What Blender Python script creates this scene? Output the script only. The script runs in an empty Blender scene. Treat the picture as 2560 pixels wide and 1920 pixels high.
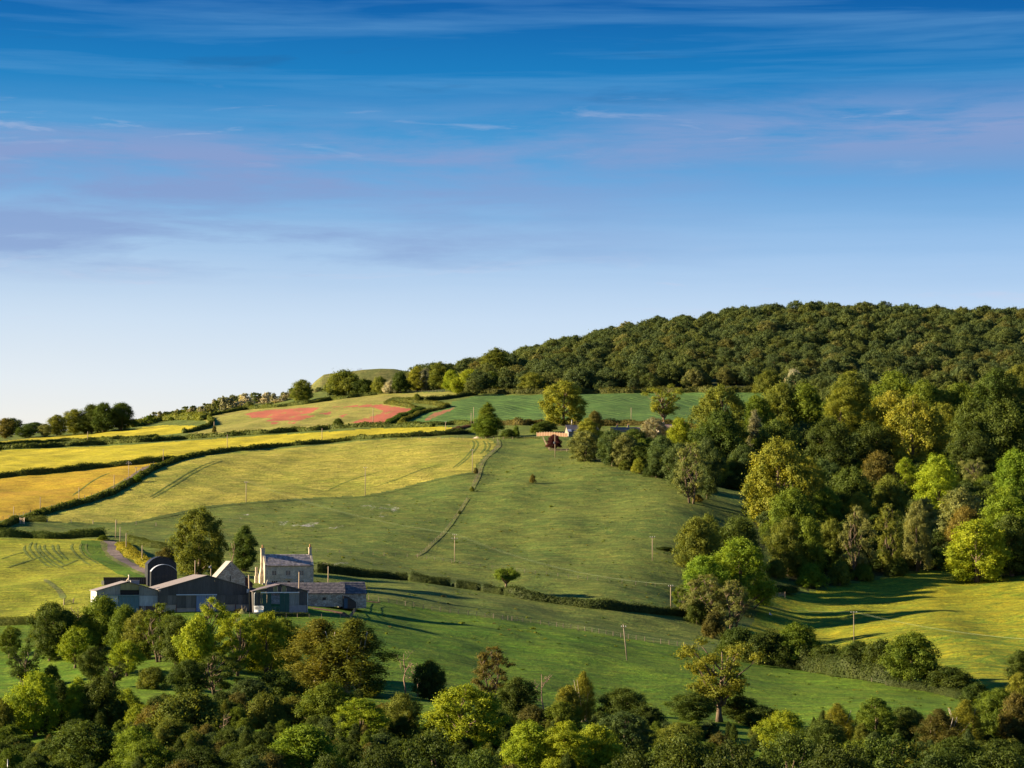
import bpy, math, random
import numpy as np
from mathutils import Vector, Matrix

# ------------------------------------------------------------------ camera, light, sky, exposure
F = 6000.0                      # focal length in survey pixels (picture is 2560 wide)
PITCH = math.atan(420.0/6000.0)
EXPO = 1.85
SUN_EL = math.radians(18.5)
SUN_AZ = math.radians(3.0)      # the sun stands to the left, a touch towards the viewer
S = bpy.context.scene
COL = S.collection
cam_d = bpy.data.cameras.new('camera'); cam = bpy.data.objects.new('camera', cam_d); COL.objects.link(cam)
cam_d.sensor_width = 36.0; cam_d.lens = 36.0*F/2560.0; cam_d.clip_start = 1.0; cam_d.clip_end = 20000
cam.rotation_euler = (math.pi/2 + PITCH, 0, 0); S.camera = cam
S.view_settings.view_transform = 'Standard'; S.view_settings.look = 'None'
S.view_settings.exposure = EXPO; S.view_settings.gamma = 1.0; S.view_settings.use_curve_mapping = False
S.cycles.max_bounces = 4; S.cycles.diffuse_bounces = 2; S.cycles.glossy_bounces = 2
S.cycles.transmission_bounces = 3; S.cycles.volume_bounces = 0; S.cycles.caustics_reflective = False; S.cycles.caustics_refractive = False

sv = Vector((-math.cos(SUN_EL)*math.cos(SUN_AZ), -math.cos(SUN_EL)*math.sin(SUN_AZ), math.sin(SUN_EL)))
sl = bpy.data.lights.new('sun', 'SUN'); sl.energy = 5.0; sl.angle = math.radians(0.9); sl.color = (1.0, 0.80, 0.51)
so = bpy.data.objects.new('sun', sl); COL.objects.link(so); so.rotation_euler = sv.to_track_quat('Z', 'Y').to_euler()

W = bpy.data.worlds.new('World'); S.world = W; W.use_nodes = True
nt = W.node_tree; nt.nodes.clear()
def NN(nt, t, **kw):
    n = nt.nodes.new(t)
    for k, v in kw.items():
        if k.startswith('i_'):
            n.inputs[int(k[2:]) if k[2:].isdigit() else k[2:].replace('_', ' ')].default_value = v
        else: setattr(n, k, v)
    return n
def srgb(r, g, b):
    f = lambda c: (c/255/12.92) if c/255 <= 0.04045 else ((c/255+0.055)/1.055)**2.4
    return (f(r), f(g), f(b), 1.0)
SKY_STR = 0.12
def mathn(nt, op, a, b=None, c=None, clamp=False):
    n = nt.nodes.new('ShaderNodeMath'); n.operation = op; n.use_clamp = clamp
    for i, x in enumerate((a, b, c)):
        if x is None: continue
        if isinstance(x, (int, float)): n.inputs[i].default_value = x
        else: nt.links.new(x, n.inputs[i])
    return n.outputs[0]
def mixc(nt, fac, a, b, mode='MIX'):
    n = nt.nodes.new('ShaderNodeMix'); n.data_type = 'RGBA'; n.blend_type = mode
    for i, x in ((0, fac), (6, a), (7, b)):
        if isinstance(x, (int, float, tuple)): n.inputs[i].default_value = x
        else: nt.links.new(x, n.inputs[i])
    return n.outputs[2]
def ramp(nt, fac, stops, interp='LINEAR'):
    n = nt.nodes.new('ShaderNodeValToRGB'); cr = n.color_ramp; cr.interpolation = interp
    while len(cr.elements) < len(stops): cr.elements.new(0.5)
    for e, (p, c) in zip(cr.elements, stops):
        e.position = p; e.color = c if isinstance(c, tuple) else (c, c, c, 1)
    if fac is not None: nt.links.new(fac, n.inputs[0])
    return n.outputs[0]
def noise(nt, vec, scale, detail=4, rough=0.55, dist=0.0, out='Fac'):
    n = NN(nt, 'ShaderNodeTexNoise'); n.inputs['Scale'].default_value = scale; n.inputs['Detail'].default_value = detail
    n.inputs['Roughness'].default_value = rough; n.inputs['Distortion'].default_value = dist
    nt.links.new(vec, n.inputs['Vector']); return n.outputs[out]
def mapping(nt, vec, scale=(1, 1, 1), rot=(0, 0, 0), loc=(0, 0, 0)):
    n = NN(nt, 'ShaderNodeMapping'); n.inputs['Scale'].default_value = scale; n.inputs['Rotation'].default_value = rot
    n.inputs['Location'].default_value = loc; nt.links.new(vec, n.inputs['Vector']); return n.outputs[0]

sky = NN(nt, 'ShaderNodeTexSky', sky_type='NISHITA', sun_disc=False, sun_elevation=SUN_EL,
         sun_rotation=math.radians(270) - SUN_AZ, altitude=100, air_density=1.0, dust_density=1.0, ozone_density=1.5)
tc = NN(nt, 'ShaderNodeTexCoord'); sep = NN(nt, 'ShaderNodeSeparateXYZ'); nt.links.new(tc.outputs['Generated'], sep.inputs[0])
X, Y, Z = sep.outputs
K = 1.0/(SKY_STR*2**EXPO)
def sc(r, g, b, k=K):
    c = srgb(r, g, b); return (c[0]*k, c[1]*k, c[2]*k, 1)
el = mathn(nt, 'MULTIPLY', Z, 4.4)     # 0..1 over the lowest 13 degrees
# the deepening of the blue with height, and its milky band over the horizon
right = ramp(nt, el, [(0.0, sc(226, 230, 238)), (0.20, sc(222, 230, 240)), (0.313, sc(212, 228, 243)), (0.423, sc(194, 218, 244)), (0.54, sc(158, 196, 236)),
                      (0.655, sc(108, 168, 222)), (0.75, sc(64, 148, 209)), (0.86, sc(14, 122, 190)), (1.0, sc(0, 90, 165))])
left = ramp(nt, el, [(0.0, sc(250, 240, 222)), (0.20, sc(246, 241, 230)), (0.313, sc(228, 236, 242)), (0.423, sc(206, 224, 242)), (0.54, sc(172, 202, 234)),
                     (0.655, sc(124, 172, 220)), (0.75, sc(78, 154, 210)), (0.86, sc(24, 128, 194)), (1.0, sc(0, 96, 172))])
side = mathn(nt, 'MULTIPLY_ADD', X, 2.6, 0.5, clamp=True)
base = mixc(nt, side, left, right)
base = mixc(nt, 0.008, base, sky.outputs[0])
# layered clouds: long thin streaks and soft lavender banks
dirv = tc.outputs['Generated']
m1 = mapping(nt, dirv, scale=(5, 5, 95), rot=(0, math.radians(1.5), 0)); st = noise(nt, m1, 1.0, 5, 0.58, 0.3)
stm = ramp(nt, st, [(0.47, 0.0), (0.70, 1.0)])
hi = ramp(nt, el, [(0.45, 0.0), (0.67, 1.0)])
m2 = mapping(nt, dirv, scale=(7, 7, 55), loc=(3.1, 0.4, 1.7)); bk = noise(nt, m2, 1.0, 8, 0.62, 0.25)
def band(c, w):   # a soft band of elevation round c
    d = mathn(nt, 'ABSOLUTE', mathn(nt, 'SUBTRACT', el, c)); return mathn(nt, 'SUBTRACT', 1.0, mathn(nt, 'DIVIDE', d, w), clamp=True)
lft = mathn(nt, 'MULTIPLY_ADD', X, -5.0, 0.55, clamp=True)
rgt = mathn(nt, 'MULTIPLY_ADD', X, 6.0, 0.2, clamp=True)
bank = mathn(nt, 'MULTIPLY', mathn(nt, 'MULTIPLY', band(0.63, 0.15), 2.2, clamp=True), lft)
bank = mathn(nt, 'ADD', bank, mathn(nt, 'MULTIPLY', band(0.765, 0.09), rgt))
bank = mathn(nt, 'ADD', bank, mathn(nt, 'MULTIPLY', band(0.73, 0.11), 0.55))
bankm = mathn(nt, 'MULTIPLY', bank, ramp(nt, bk, [(0.40, 0.0), (0.57, 1.0)]))
stk = mathn(nt, 'MULTIPLY', mathn(nt, 'MULTIPLY', stm, hi), 0.36)
c1 = mixc(nt, stk, base, sc(110, 168, 218))
c2 = mixc(nt, mathn(nt, 'MULTIPLY', bankm, 0.72), c1, sc(134, 160, 208))
m3 = mapping(nt, dirv, scale=(14, 14, 110), loc=(0.7, 2.2, 5.7)); lt = noise(nt, m3, 1.0, 6, 0.62, 0.5)
wisp = mathn(nt, 'MULTIPLY', ramp(nt, lt, [(0.58, 0.0), (0.74, 1.0)]), mathn(nt, 'ADD', band(0.765, 0.09), band(0.48, 0.09), clamp=True))
c3 = mixc(nt, mathn(nt, 'MULTIPLY', wisp, 0.45), c2, sc(212, 210, 230))
m4 = mapping(nt, dirv, scale=(16, 16, 120), loc=(5.7, 1.2, 0.3)); dk = noise(nt, m4, 1.0, 5, 0.6, 0.3)
dkm = mathn(nt, 'MULTIPLY', ramp(nt, dk, [(0.60, 0.0), (0.78, 1.0)]), ramp(nt, el, [(0.71, 0.0), (0.88, 1.0)]))
c4 = mixc(nt, mathn(nt, 'MULTIPLY', dkm, 0.45), c3, sc(40, 100, 158))
bg = NN(nt, 'ShaderNodeBackground'); bg.inputs[1].default_value = SKY_STR
nt.links.new(c4, bg.inputs[0]); wo = NN(nt, 'ShaderNodeOutputWorld'); nt.links.new(bg.outputs[0], wo.inputs[0])

# ------------------------------------------------------------------ the lie of the land
# survey: bearing column -> (distance, sight-line row) of the ground
SURV = {
 0:    [(330,1890),(450,1725),(560,1560),(650,1465),(800,1345),(870,1305),(1000,1225),(1060,1190),(1350,1118),(1600,1096),(1900,1098)],
 400:  [(330,1850),(430,1700),(560,1537),(700,1425),(800,1362),(880,1300),(1000,1210),(1100,1152),(1350,1102),(1500,1076),(1700,1060),(1900,1058)],
 800:  [(330,1850),(430,1735),(600,1510),(650,1469),(720,1427),(780,1385),(970,1243),(1180,1112),(1330,1078),(1600,1005),(1700,993),(1900,985)],
 1200: [(330,1890),(490,1700),(570,1602),(640,1540),(710,1478),(780,1411),(900,1290),(1000,1200),(1150,1098),(1300,1058),(1500,988),(1650,955),(1800,935),(1900,935)],
 1600: [(330,1930),(465,1778),(550,1668),(600,1622),(650,1580),(710,1515),(800,1401),(900,1290),(1000,1180),(1100,1120),(1250,1058),(1480,984),(1650,905),(1800,858),(1900,850)],
 2000: [(330,1950),(480,1795),(560,1705),(640,1645),(740,1568),(820,1462),(900,1345),(1000,1232),(1150,1135),(1350,1042),(1500,960),(1650,880),(1800,815),(1900,803)],
 2400: [(330,1960),(520,1755),(570,1702),(620,1650),(740,1545),(850,1440),(900,1375),(1000,1270),(1150,1165),(1350,1065),(1500,975),(1650,890),(1800,822),(1900,812)],
 2800: [(330,1960),(520,1745),(570,1690),(620,1630),(740,1500),(850,1400),(900,1350),(1000,1255),(1150,1155),(1350,1060),(1500,975),(1650,895),(1800,830),(1900,820)],
}
def row_el(v): return PITCH - np.arctan((np.asarray(v, float)-960.0)/F)
def pchip(x, y, xi):
    x = np.asarray(x, float); y = np.asarray(y, float); h = np.diff(x); d = np.diff(y)/h
    m = np.zeros_like(y); m[0] = d[0]; m[-1] = d[-1]
    for i in range(1, len(x)-1):
        m[i] = 0 if d[i-1]*d[i] <= 0 else (3*(h[i-1]+h[i]))/((2*h[i]+h[i-1])/d[i-1] + (h[i]+2*h[i-1])/d[i])
    k = np.clip(np.searchsorted(x, xi)-1, 0, len(x)-2); t = (xi-x[k])/h[k]
    return ((1+2*t)*(1-t)**2*y[k] + t*(1-t)**2*h[k]*m[k] + t*t*(3-2*t)*y[k+1] + t*t*(t-1)*h[k]*m[k+1])
GL = np.linspace(math.log(8), math.log(7000), 700)
prof = []
for u in sorted(SURV):
    D = [8, 60, 120, 220] + [a for a, b in SURV[u]]; z = [-8, -12, -19.5, -26] + [a*math.tan(row_el(b)) for a, b in SURV[u]]
    zl = z[-1]; D += [2400, 3200, 7000]; z += [zl-12, zl-40, zl-90]
    prof.append(pchip(np.log(D), z, GL))
prof = np.array(prof)                       # column x log distance
us = np.array(sorted(SURV), float)
GU = np.linspace(-1400, 4000, 541)
def catmull(P, t):
    P = np.vstack([P[:1], P, P[-1:]]); k = np.clip(np.floor(t).astype(int), 0, len(P)-4); f = (t-k)[:, None]
    p0, p1, p2, p3 = P[k], P[k+1], P[k+2], P[k+3]
    return 0.5*(2*p1 + (p2-p0)*f + (2*p0-5*p1+4*p2-p3)*f**2 + (3*p1-p0-3*p2+p3)*f**3)
GRID = catmull(prof, np.clip((GU-0)/400.0, 0, len(us)-1.0001))
def bumps(x, y):
    z = 0.75*np.sin(x/15.0+1.3*np.sin(y/41.0))*np.sin(y/23.0+0.7+np.sin(x/37.0)) + 0.42*np.sin(x/6.7+y/17.0+1.1*np.sin(x/19.0))*np.sin(y/12.0-x/21.0+2)
    z += 0.14*np.sin(x/2.9+np.sin(y/5.0))*np.sin(y/4.3+x/9.0)
    return z
def H(x, y):
    x = np.asarray(x, float); y = np.maximum(np.asarray(y, float), 1.0)
    D = np.clip(y, 8.5, 6900); u = np.clip(1280 + F*x/y, GU[0], GU[-1]-1)
    a = (u-GU[0])/(GU[1]-GU[0]); b = (np.log(D)-GL[0])/(GL[1]-GL[0])
    i = np.floor(a).astype(int); j = np.clip(np.floor(b).astype(int), 0, len(GL)-2); fa = a-i; fb = b-j
    z = (GRID[i, j]*(1-fa)*(1-fb) + GRID[i+1, j]*fa*(1-fb) + GRID[i, j+1]*(1-fa)*fb + GRID[i+1, j+1]*fa*fb)
    # level farmyard
    far = np.exp(-(((x+75)/34)**4 + ((y-592)/42)**4))
    bz = bumps(x, y)*np.clip((D-60)/300, 0.2, 1)*(1-far)
    # rounded swells added to the ground so their slopes catch the low sun
    k = 4.2*np.exp(-(((x-62)/24)**2 + ((y-880)/70)**2)) + 2.0*np.exp(-(((x+30)/26)**2 + ((y-1040)/50)**2))
    k += 2.6*np.exp(-(((x-118)/16)**2 + ((y-690)/60)**2))
    return z + bz + k
def ray(u, v):
    cx, cz = (u-1280)/F, -(v-960)/F
    dy = math.cos(PITCH) - cz*math.sin(PITCH); dz = math.sin(PITCH) + cz*math.cos(PITCH)
    return np.array([cx/dy, 1.0, dz/dy])
TS = np.exp(np.linspace(math.log(90), math.log(4500), 3600))
def ground(u, v, dmin=90):
    r = ray(u, v); z = H(TS*r[0], TS); below = (z >= TS*r[2]) & (TS > dmin)
    if not below.any():
        k = int(np.argmin(np.where(TS > 1000, TS*r[2]-z, 1e9)))
    else: k = int(np.argmax(below))
    t = TS[k]; return Vector((t*r[0], t, float(H(t*r[0], t))))
def at(u, D):
    x = (u-1280)/F*D; return Vector((x, D, float(H(x, D))))
def top_z(v, D): return D*math.tan(float(row_el(v)))

# ------------------------------------------------------------------ helpers
def tag(o, label=None, cat=None, group=None, kind=None):
    if label: o['label'] = label
    if cat: o['category'] = cat
    if group: o['group'] = group
    if kind: o['kind'] = kind
    return o
def mesh_np(name, V, Fc, mats=(), smooth=False, mi=None):
    """V (n,3) array; Fc list/array of faces (array of quads or list of mixed)"""
    me = bpy.data.meshes.new(name); V = np.asarray(V, np.float32)
    me.vertices.add(len(V)); me.vertices.foreach_set('co', V.ravel())
    if len(Fc) == 0: n = 0
    elif isinstance(Fc, np.ndarray):
        k = Fc.shape[1]; n = len(Fc); me.loops.add(n*k); me.polygons.add(n)
        me.loops.foreach_set('vertex_index', Fc.astype(np.int32).ravel())
        me.polygons.foreach_set('loop_start', np.arange(0, n*k, k, dtype=np.int32))
        me.polygons.foreach_set('loop_total', np.full(n, k, np.int32))
    else:
        n = len(Fc); ls = np.array([len(f) for f in Fc], np.int32); me.loops.add(int(ls.sum())); me.polygons.add(n)
        me.loops.foreach_set('vertex_index', np.array([i for f in Fc for i in f], np.int32))
        me.polygons.foreach_set('loop_start', np.concatenate([[0], np.cumsum(ls)[:-1]]).astype(np.int32))
        me.polygons.foreach_set('loop_total', ls)
    for m in mats: me.materials.append(m)
    if mi is not None: me.polygons.foreach_set('material_index', np.asarray(mi, np.int32))
    if n: me.polygons.foreach_set('use_smooth', np.full(n, bool(smooth)))
    me.update(calc_edges=True); return me
def link(name, me, parent=None, loc=(0, 0, 0), rz=0.0, scale=None, color=None):
    o = bpy.data.objects.new(name, me); COL.objects.link(o); o.location = loc; o.rotation_euler = (0, 0, rz)
    if scale: o.scale = scale
    if parent: o.parent = parent
    if color: o.color = (*color, 1)
    return o
def empty(name, loc, rz=0.0): return link(name, None, None, loc, rz)
class MB:
    def __init__(s): s.V = []; s.F = []; s.M = []; s.m = 0
    def add(s, V, Fc):
        b = len(s.V); s.V += [tuple(v) for v in V]; s.F += [tuple(b+i for i in f) for f in Fc]; s.M += [s.m]*len(Fc); return s
    def box(s, x0, x1, y0, y1, z0, z1):
        return s.add([(x0,y0,z0),(x1,y0,z0),(x1,y1,z0),(x0,y1,z0),(x0,y0,z1),(x1,y0,z1),(x1,y1,z1),(x0,y1,z1)],
                     [(0,3,2,1),(4,5,6,7),(0,1,5,4),(1,2,6,5),(2,3,7,6),(3,0,4,7)])
    def prism(s, poly, y0, y1):
        """poly: list of (x,z) counter-clockwise seen from the front (-y)"""
        n = len(poly); V = [(x, y0, z) for x, z in poly] + [(x, y1, z) for x, z in poly]
        return s.add(V, [tuple(range(n)), tuple(range(2*n-1, n-1, -1))] + [(i, n+i, n+(i+1) % n, (i+1) % n) for i in range(n)])
    def tube(s, pts, radii, n=6):
        V, Fc = tube_arr(pts, radii, n); return s.add(V.tolist(), Fc)
    def build(s, name, mats, parent=None, smooth=False, loc=(0,0,0), rz=0.0, **kw):
        if not isinstance(mats, (list, tuple)): mats = [mats]
        return link(name, mesh_np(name, s.V, s.F, mats, smooth, s.M), parent, loc, rz, **kw)
def tube_arr(pts, radii, n=6):
    P = np.asarray(pts, float); V = []; k = len(P)
    for i in range(k):
        d = P[min(i+1, k-1)]-P[max(i-1, 0)]; d /= (np.linalg.norm(d)+1e-9)
        a = np.cross(d, [0.31, 0.95, 0.1]) if abs(d[0]) > 0.5 else np.cross(d, [0.95, 0.31, 0.1]); a /= np.linalg.norm(a); b = np.cross(d, a)
        for j in range(n):
            t = 2*math.pi*j/n; V.append(P[i]+radii[i]*(math.cos(t)*a+math.sin(t)*b))
    Fc = [(i*n+j, i*n+(j+1) % n, (i+1)*n+(j+1) % n, (i+1)*n+j) for i in range(k-1) for j in range(n)]
    Fc += [tuple(range(n-1, -1, -1)), tuple((k-1)*n+j for j in range(n))]
    return np.array(V), Fc

# ------------------------------------------------------------------ materials
def newmat(name):
    m = bpy.data.materials.new(name); m.use_nodes = True; t = m.node_tree; t.nodes.clear()
    out = NN(t, 'ShaderNodeOutputMaterial'); return m, t, out
def bsdf(t, out, col, rough=0.85, bump=None, bstr=0.5, bdist=0.1, metal=0.0, spec=0.3):
    b = NN(t, 'ShaderNodeBsdfPrincipled'); b.inputs['Roughness'].default_value = rough; b.inputs['Metallic'].default_value = metal
    b.inputs['Specular IOR Level'].default_value = spec
    if isinstance(col, tuple): b.inputs['Base Color'].default_value = col
    else: t.links.new(col, b.inputs['Base Color'])
    if bump is not None:
        bn = NN(t, 'ShaderNodeBump'); bn.inputs['Strength'].default_value = bstr; bn.inputs['Distance'].default_value = bdist
        t.links.new(bump, bn.inputs['Height']); t.links.new(bn.outputs[0], b.inputs['Normal'])
    t.links.new(b.outputs[0], out.inputs[0]); return b
def gpos(t): return NN(t, 'ShaderNodeNewGeometry').outputs['Position']
def opos(t): return NN(t, 'ShaderNodeTexCoord').outputs['Object']
def c4(c): return (c[0], c[1], c[2], 1)

def grass_mat(name, ca, cb, cc, patch=None, bump=0.5, big=0.02, mid=0.2, fine=1.1, rows=None, pthr=(0.5, 0.62), pmix=0.9):
    """ca/cb mix over broad patches, cc in tufts; patch: a colour that grows where the 'patch' attribute says"""
    m, t, out = newmat(name); P = gpos(t)
    n1 = noise(t, P, big, 4, 0.6, 0.8); n2 = noise(t, P, mid, 6, 0.72, 0.25); n3 = noise(t, P, fine, 4, 0.75)
    Ps = mapping(t, P, scale=(0.28, 1, 1)); n4 = noise(t, Ps, 0.45, 5, 0.75, 0.2)
    c = mixc(t, ramp(t, n1, [(0.38, 0.0), (0.62, 1.0)]), c4(ca), c4(cb))
    c = mixc(t, ramp(t, n2, [(0.45, 0.0), (0.68, 0.85)]), c, c4(cc))
    c = mixc(t, 1.0, c, ramp(t, n3, [(0.32, 0.55), (0.66, 1.38)]), 'MULTIPLY')
    c = mixc(t, 1.0, c, ramp(t, n4, [(0.36, 0.64), (0.64, 1.28)]), 'MULTIPLY')
    h = mathn(t, 'MULTIPLY_ADD', n2, 1.0, mathn(t, 'MULTIPLY', n3, 0.55))
    h = mathn(t, 'ADD', h, mathn(t, 'MULTIPLY', n4, 0.6))
    if rows:
        ang, wl, cr, amt = rows
        Pm = mapping(t, P, rot=(0, 0, ang)); sx = NN(t, 'ShaderNodeSeparateXYZ'); t.links.new(Pm, sx.inputs[0])
        wob = mathn(t, 'MULTIPLY', noise(t, P, 0.012, 2, 0.5), wl*7)
        s = mathn(t, 'SINE', mathn(t, 'MULTIPLY', mathn(t, 'ADD', sx.outputs[0], wob), 2*math.pi/wl))
        s2 = mathn(t, 'SINE', mathn(t, 'MULTIPLY', mathn(t, 'ADD', sx.outputs[0], wob), 2*math.pi/(wl*3.7)))
        k = mathn(t, 'MULTIPLY', ramp(t, mathn(t, 'MULTIPLY_ADD', s, 0.5, 0.5), [(0.05, 1.0), (0.6, 0.0)]), amt)
        k = mathn(t, 'MULTIPLY', k, ramp(t, n1, [(0.3, 0.25), (0.6, 1.0)]))
        c = mixc(t, k, c, c4(cr)); h = mathn(t, 'ADD', h, mathn(t, 'MULTIPLY', s, 0.5*amt)); h = mathn(t, 'ADD', h, mathn(t, 'MULTIPLY', s2, 0.3*amt))
    if patch:
        a = NN(t, 'ShaderNodeAttribute'); a.attribute_name = 'patch'
        pn = noise(t, mapping(t, P, scale=(1, 0.3, 1)), 0.16, 5, 0.7); pf = noise(t, P, 1.3, 3, 0.7)
        k = mathn(t, 'MULTIPLY_ADD', mathn(t, 'SUBTRACT', pn, 0.5), 1.5, a.outputs['Fac'])
        k = mathn(t, 'MULTIPLY_ADD', mathn(t, 'SUBTRACT', pf, 0.5), 0.7, k)
        k = mathn(t, 'MULTIPLY', ramp(t, k, [(pthr[0], 0.0), (pthr[1], 1.0)]), pmix)
        k = mathn(t, 'MULTIPLY', k, ramp(t, a.outputs['Fac'], [(0.02, 0.0), (0.2, 1.0)]))
        c = mixc(t, k, c, c4(patch))
    bsdf(t, out, c, 0.95, h, 1.0, bump*0.75, spec=0.1); return m

GM = dict(
 meadow=grass_mat('meadow_grass', (0.068,0.108,0.022), (0.100,0.132,0.026), (0.150,0.158,0.034), patch=(0.50,0.46,0.50), pthr=(0.82,1.22), pmix=0.6, bump=0.55),
 pasture=grass_mat('pasture_grass', (0.054,0.118,0.009), (0.080,0.142,0.011), (0.125,0.168,0.016), bump=0.55),
 barley=grass_mat('barley_crop', (0.190,0.208,0.032), (0.260,0.245,0.040), (0.36,0.31,0.065), bump=1.2, mid=0.12),
 orange=grass_mat('ripening_crop', (0.31,0.225,0.017), (0.32,0.205,0.024), (0.34,0.26,0.02), bump=0.25),
 yellow=grass_mat('cut_hay_grass', (0.31,0.285,0.016), (0.36,0.31,0.020), (0.39,0.335,0.035), bump=0.25),
 clover=grass_mat('rough_hill_grass', (0.20,0.20,0.045), (0.25,0.22,0.06), (0.16,0.18,0.035), patch=(0.30,0.080,0.060), pthr=(0.41,0.58), bump=0.35),
 green=grass_mat('young_crop_rows', (0.060,0.125,0.028), (0.080,0.145,0.032), (0.105,0.165,0.038), rows=(math.radians(-34), 5.2, (0.035,0.085,0.028), 0.8), patch=(0.24,0.10,0.06), pthr=(0.5,0.7), bump=0.35),
 striped=grass_mat('mown_meadow_grass', (0.165,0.20,0.016), (0.22,0.23,0.02), (0.28,0.26,0.03), bump=0.6),
 butter=grass_mat('buttercup_grass', (0.10,0.155,0.014), (0.18,0.19,0.014), (0.31,0.26,0.014), bump=0.8),
 rough=grass_mat('rough_grass', (0.10,0.14,0.03), (0.14,0.15,0.045), (0.20,0.17,0.07), bump=0.6),
 soil=grass_mat('bare_soil', (0.16,0.085,0.05), (0.20,0.11,0.07), (0.13,0.08,0.05), bump=0.3),
 gravel=grass_mat('gravel_track', (0.14,0.11,0.11), (0.19,0.15,0.14), (0.11,0.10,0.08), bump=0.12),
 rut=grass_mat('wheel_rut', (0.10,0.14,0.025), (0.125,0.155,0.03), (0.15,0.17,0.035), bump=0.4),
 bank=grass_mat('crop_edge_shade', (0.07,0.105,0.022), (0.09,0.12,0.026), (0.11,0.13,0.03), bump=0.6),  # dark tone stands for the shade on the barley's edge
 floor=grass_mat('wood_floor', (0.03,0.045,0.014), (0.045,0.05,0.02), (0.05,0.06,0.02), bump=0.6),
 mound=grass_mat('down_turf', (0.12,0.135,0.04), (0.17,0.16,0.055), (0.09,0.105,0.03), bump=1.2, big=0.03),
)
def foliage_mat(name, random_cols=None):
    m, t, out = newmat(name)
    oi = NN(t, 'ShaderNodeObjectInfo'); ge = NN(t, 'ShaderNodeNewGeometry')
    if random_cols:
        base = ramp(t, oi.outputs['Random'], random_cols, 'CONSTANT')
    else: base = oi.outputs['Color']
    P = opos(t); n = noise(t, P, 0.28, 3, 0.6)
    c = mixc(t, 1.0, base, ramp(t, n, [(0.35, (0.68,0.72,0.66,1)), (0.65, (1.28,1.14,0.90,1))]), 'MULTIPLY')
    c = mixc(t, 1.0, c, ramp(t, ge.outputs['Random Per Island'], [(0.0, (0.78,0.82,0.8,1)), (0.8, (1.10,1.07,1.0,1)), (1.0, (1.35,1.22,1.05,1))]), 'MULTIPLY')
    d = NN(t, 'ShaderNodeBsdfDiffuse'); t.links.new(c, d.inputs[0])
    tr = NN(t, 'ShaderNodeBsdfTranslucent'); t.links.new(mixc(t, 1.0, c, (1.5,1.35,0.6,1), 'MULTIPLY'), tr.inputs[0])
    g = NN(t, 'ShaderNodeBsdfGlossy'); g.inputs['Roughness'].default_value = 0.6; g.inputs[0].default_value = (0.6,0.6,0.55,1)
    mx = NN(t, 'ShaderNodeMixShader'); mx.inputs[0].default_value = 0.32; t.links.new(d.outputs[0], mx.inputs[1]); t.links.new(tr.outputs[0], mx.inputs[2])
    m2 = NN(t, 'ShaderNodeMixShader'); m2.inputs[0].default_value = 0.012; t.links.new(mx.outputs[0], m2.inputs[1]); t.links.new(g.outputs[0], m2.inputs[2])
    t.links.new(m2.outputs[0], out.inputs[0]); return m
LEAF = foliage_mat('leaves')
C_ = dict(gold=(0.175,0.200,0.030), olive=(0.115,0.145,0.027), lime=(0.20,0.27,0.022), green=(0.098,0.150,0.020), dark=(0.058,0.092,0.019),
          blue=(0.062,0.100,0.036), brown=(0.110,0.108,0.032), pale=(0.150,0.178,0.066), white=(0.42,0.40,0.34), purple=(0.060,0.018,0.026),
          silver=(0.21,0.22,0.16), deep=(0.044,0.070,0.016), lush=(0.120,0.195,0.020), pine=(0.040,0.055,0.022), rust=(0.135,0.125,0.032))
WOODLEAF = foliage_mat('wood_leaves', [(0.0,c4((0.086,0.122,0.042))),(0.2,c4((0.068,0.104,0.042))),(0.42,c4((0.100,0.132,0.044))),(0.62,c4((0.072,0.112,0.050))),(0.78,c4((0.112,0.126,0.044))),(0.88,c4((0.056,0.088,0.040))),(0.965,c4((0.15,0.17,0.07)))])
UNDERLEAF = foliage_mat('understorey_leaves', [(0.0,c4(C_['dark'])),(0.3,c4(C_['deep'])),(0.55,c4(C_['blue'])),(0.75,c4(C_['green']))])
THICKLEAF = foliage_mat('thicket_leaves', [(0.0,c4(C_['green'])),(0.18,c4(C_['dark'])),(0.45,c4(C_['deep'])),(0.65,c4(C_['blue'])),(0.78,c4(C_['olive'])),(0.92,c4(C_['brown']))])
def simple(name, col, rough=0.8, bn=0.0, scale=6.0, var=0.25, metal=0.0, stretch=(1,1,1), spec=0.3):
    m, t, out = newmat(name); P = mapping(t, opos(t), scale=stretch); n = noise(t, P, scale, 5, 0.65)
    c = mixc(t, 1.0, c4(col), ramp(t, n, [(0.3, 1-var), (0.7, 1+var)]), 'MULTIPLY')
    bsdf(t, out, c, rough, n if bn else None, 1.0, bn, metal, spec); return m
BARK = simple('bark', (0.13,0.095,0.065), 0.95, 0.05, 3.0, 0.4, stretch=(3,3,0.6))
PALEBARK = simple('pale_bark', (0.42,0.36,0.29), 0.9, 0.03, 3.0, 0.35, stretch=(2,2,0.8))
DEADWOOD = simple('dead_wood', (0.24,0.16,0.12), 0.95, 0.03, 3.0, 0.3)
TIMBER = simple('weathered_timber', (0.20,0.16,0.12), 0.9, 0.02, 4.0, 0.3, stretch=(3,3,0.5))
POLE_M = simple('pole_timber', (0.30,0.23,0.16), 0.85, 0.02, 3.0, 0.2, stretch=(3,3,0.4))
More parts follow.
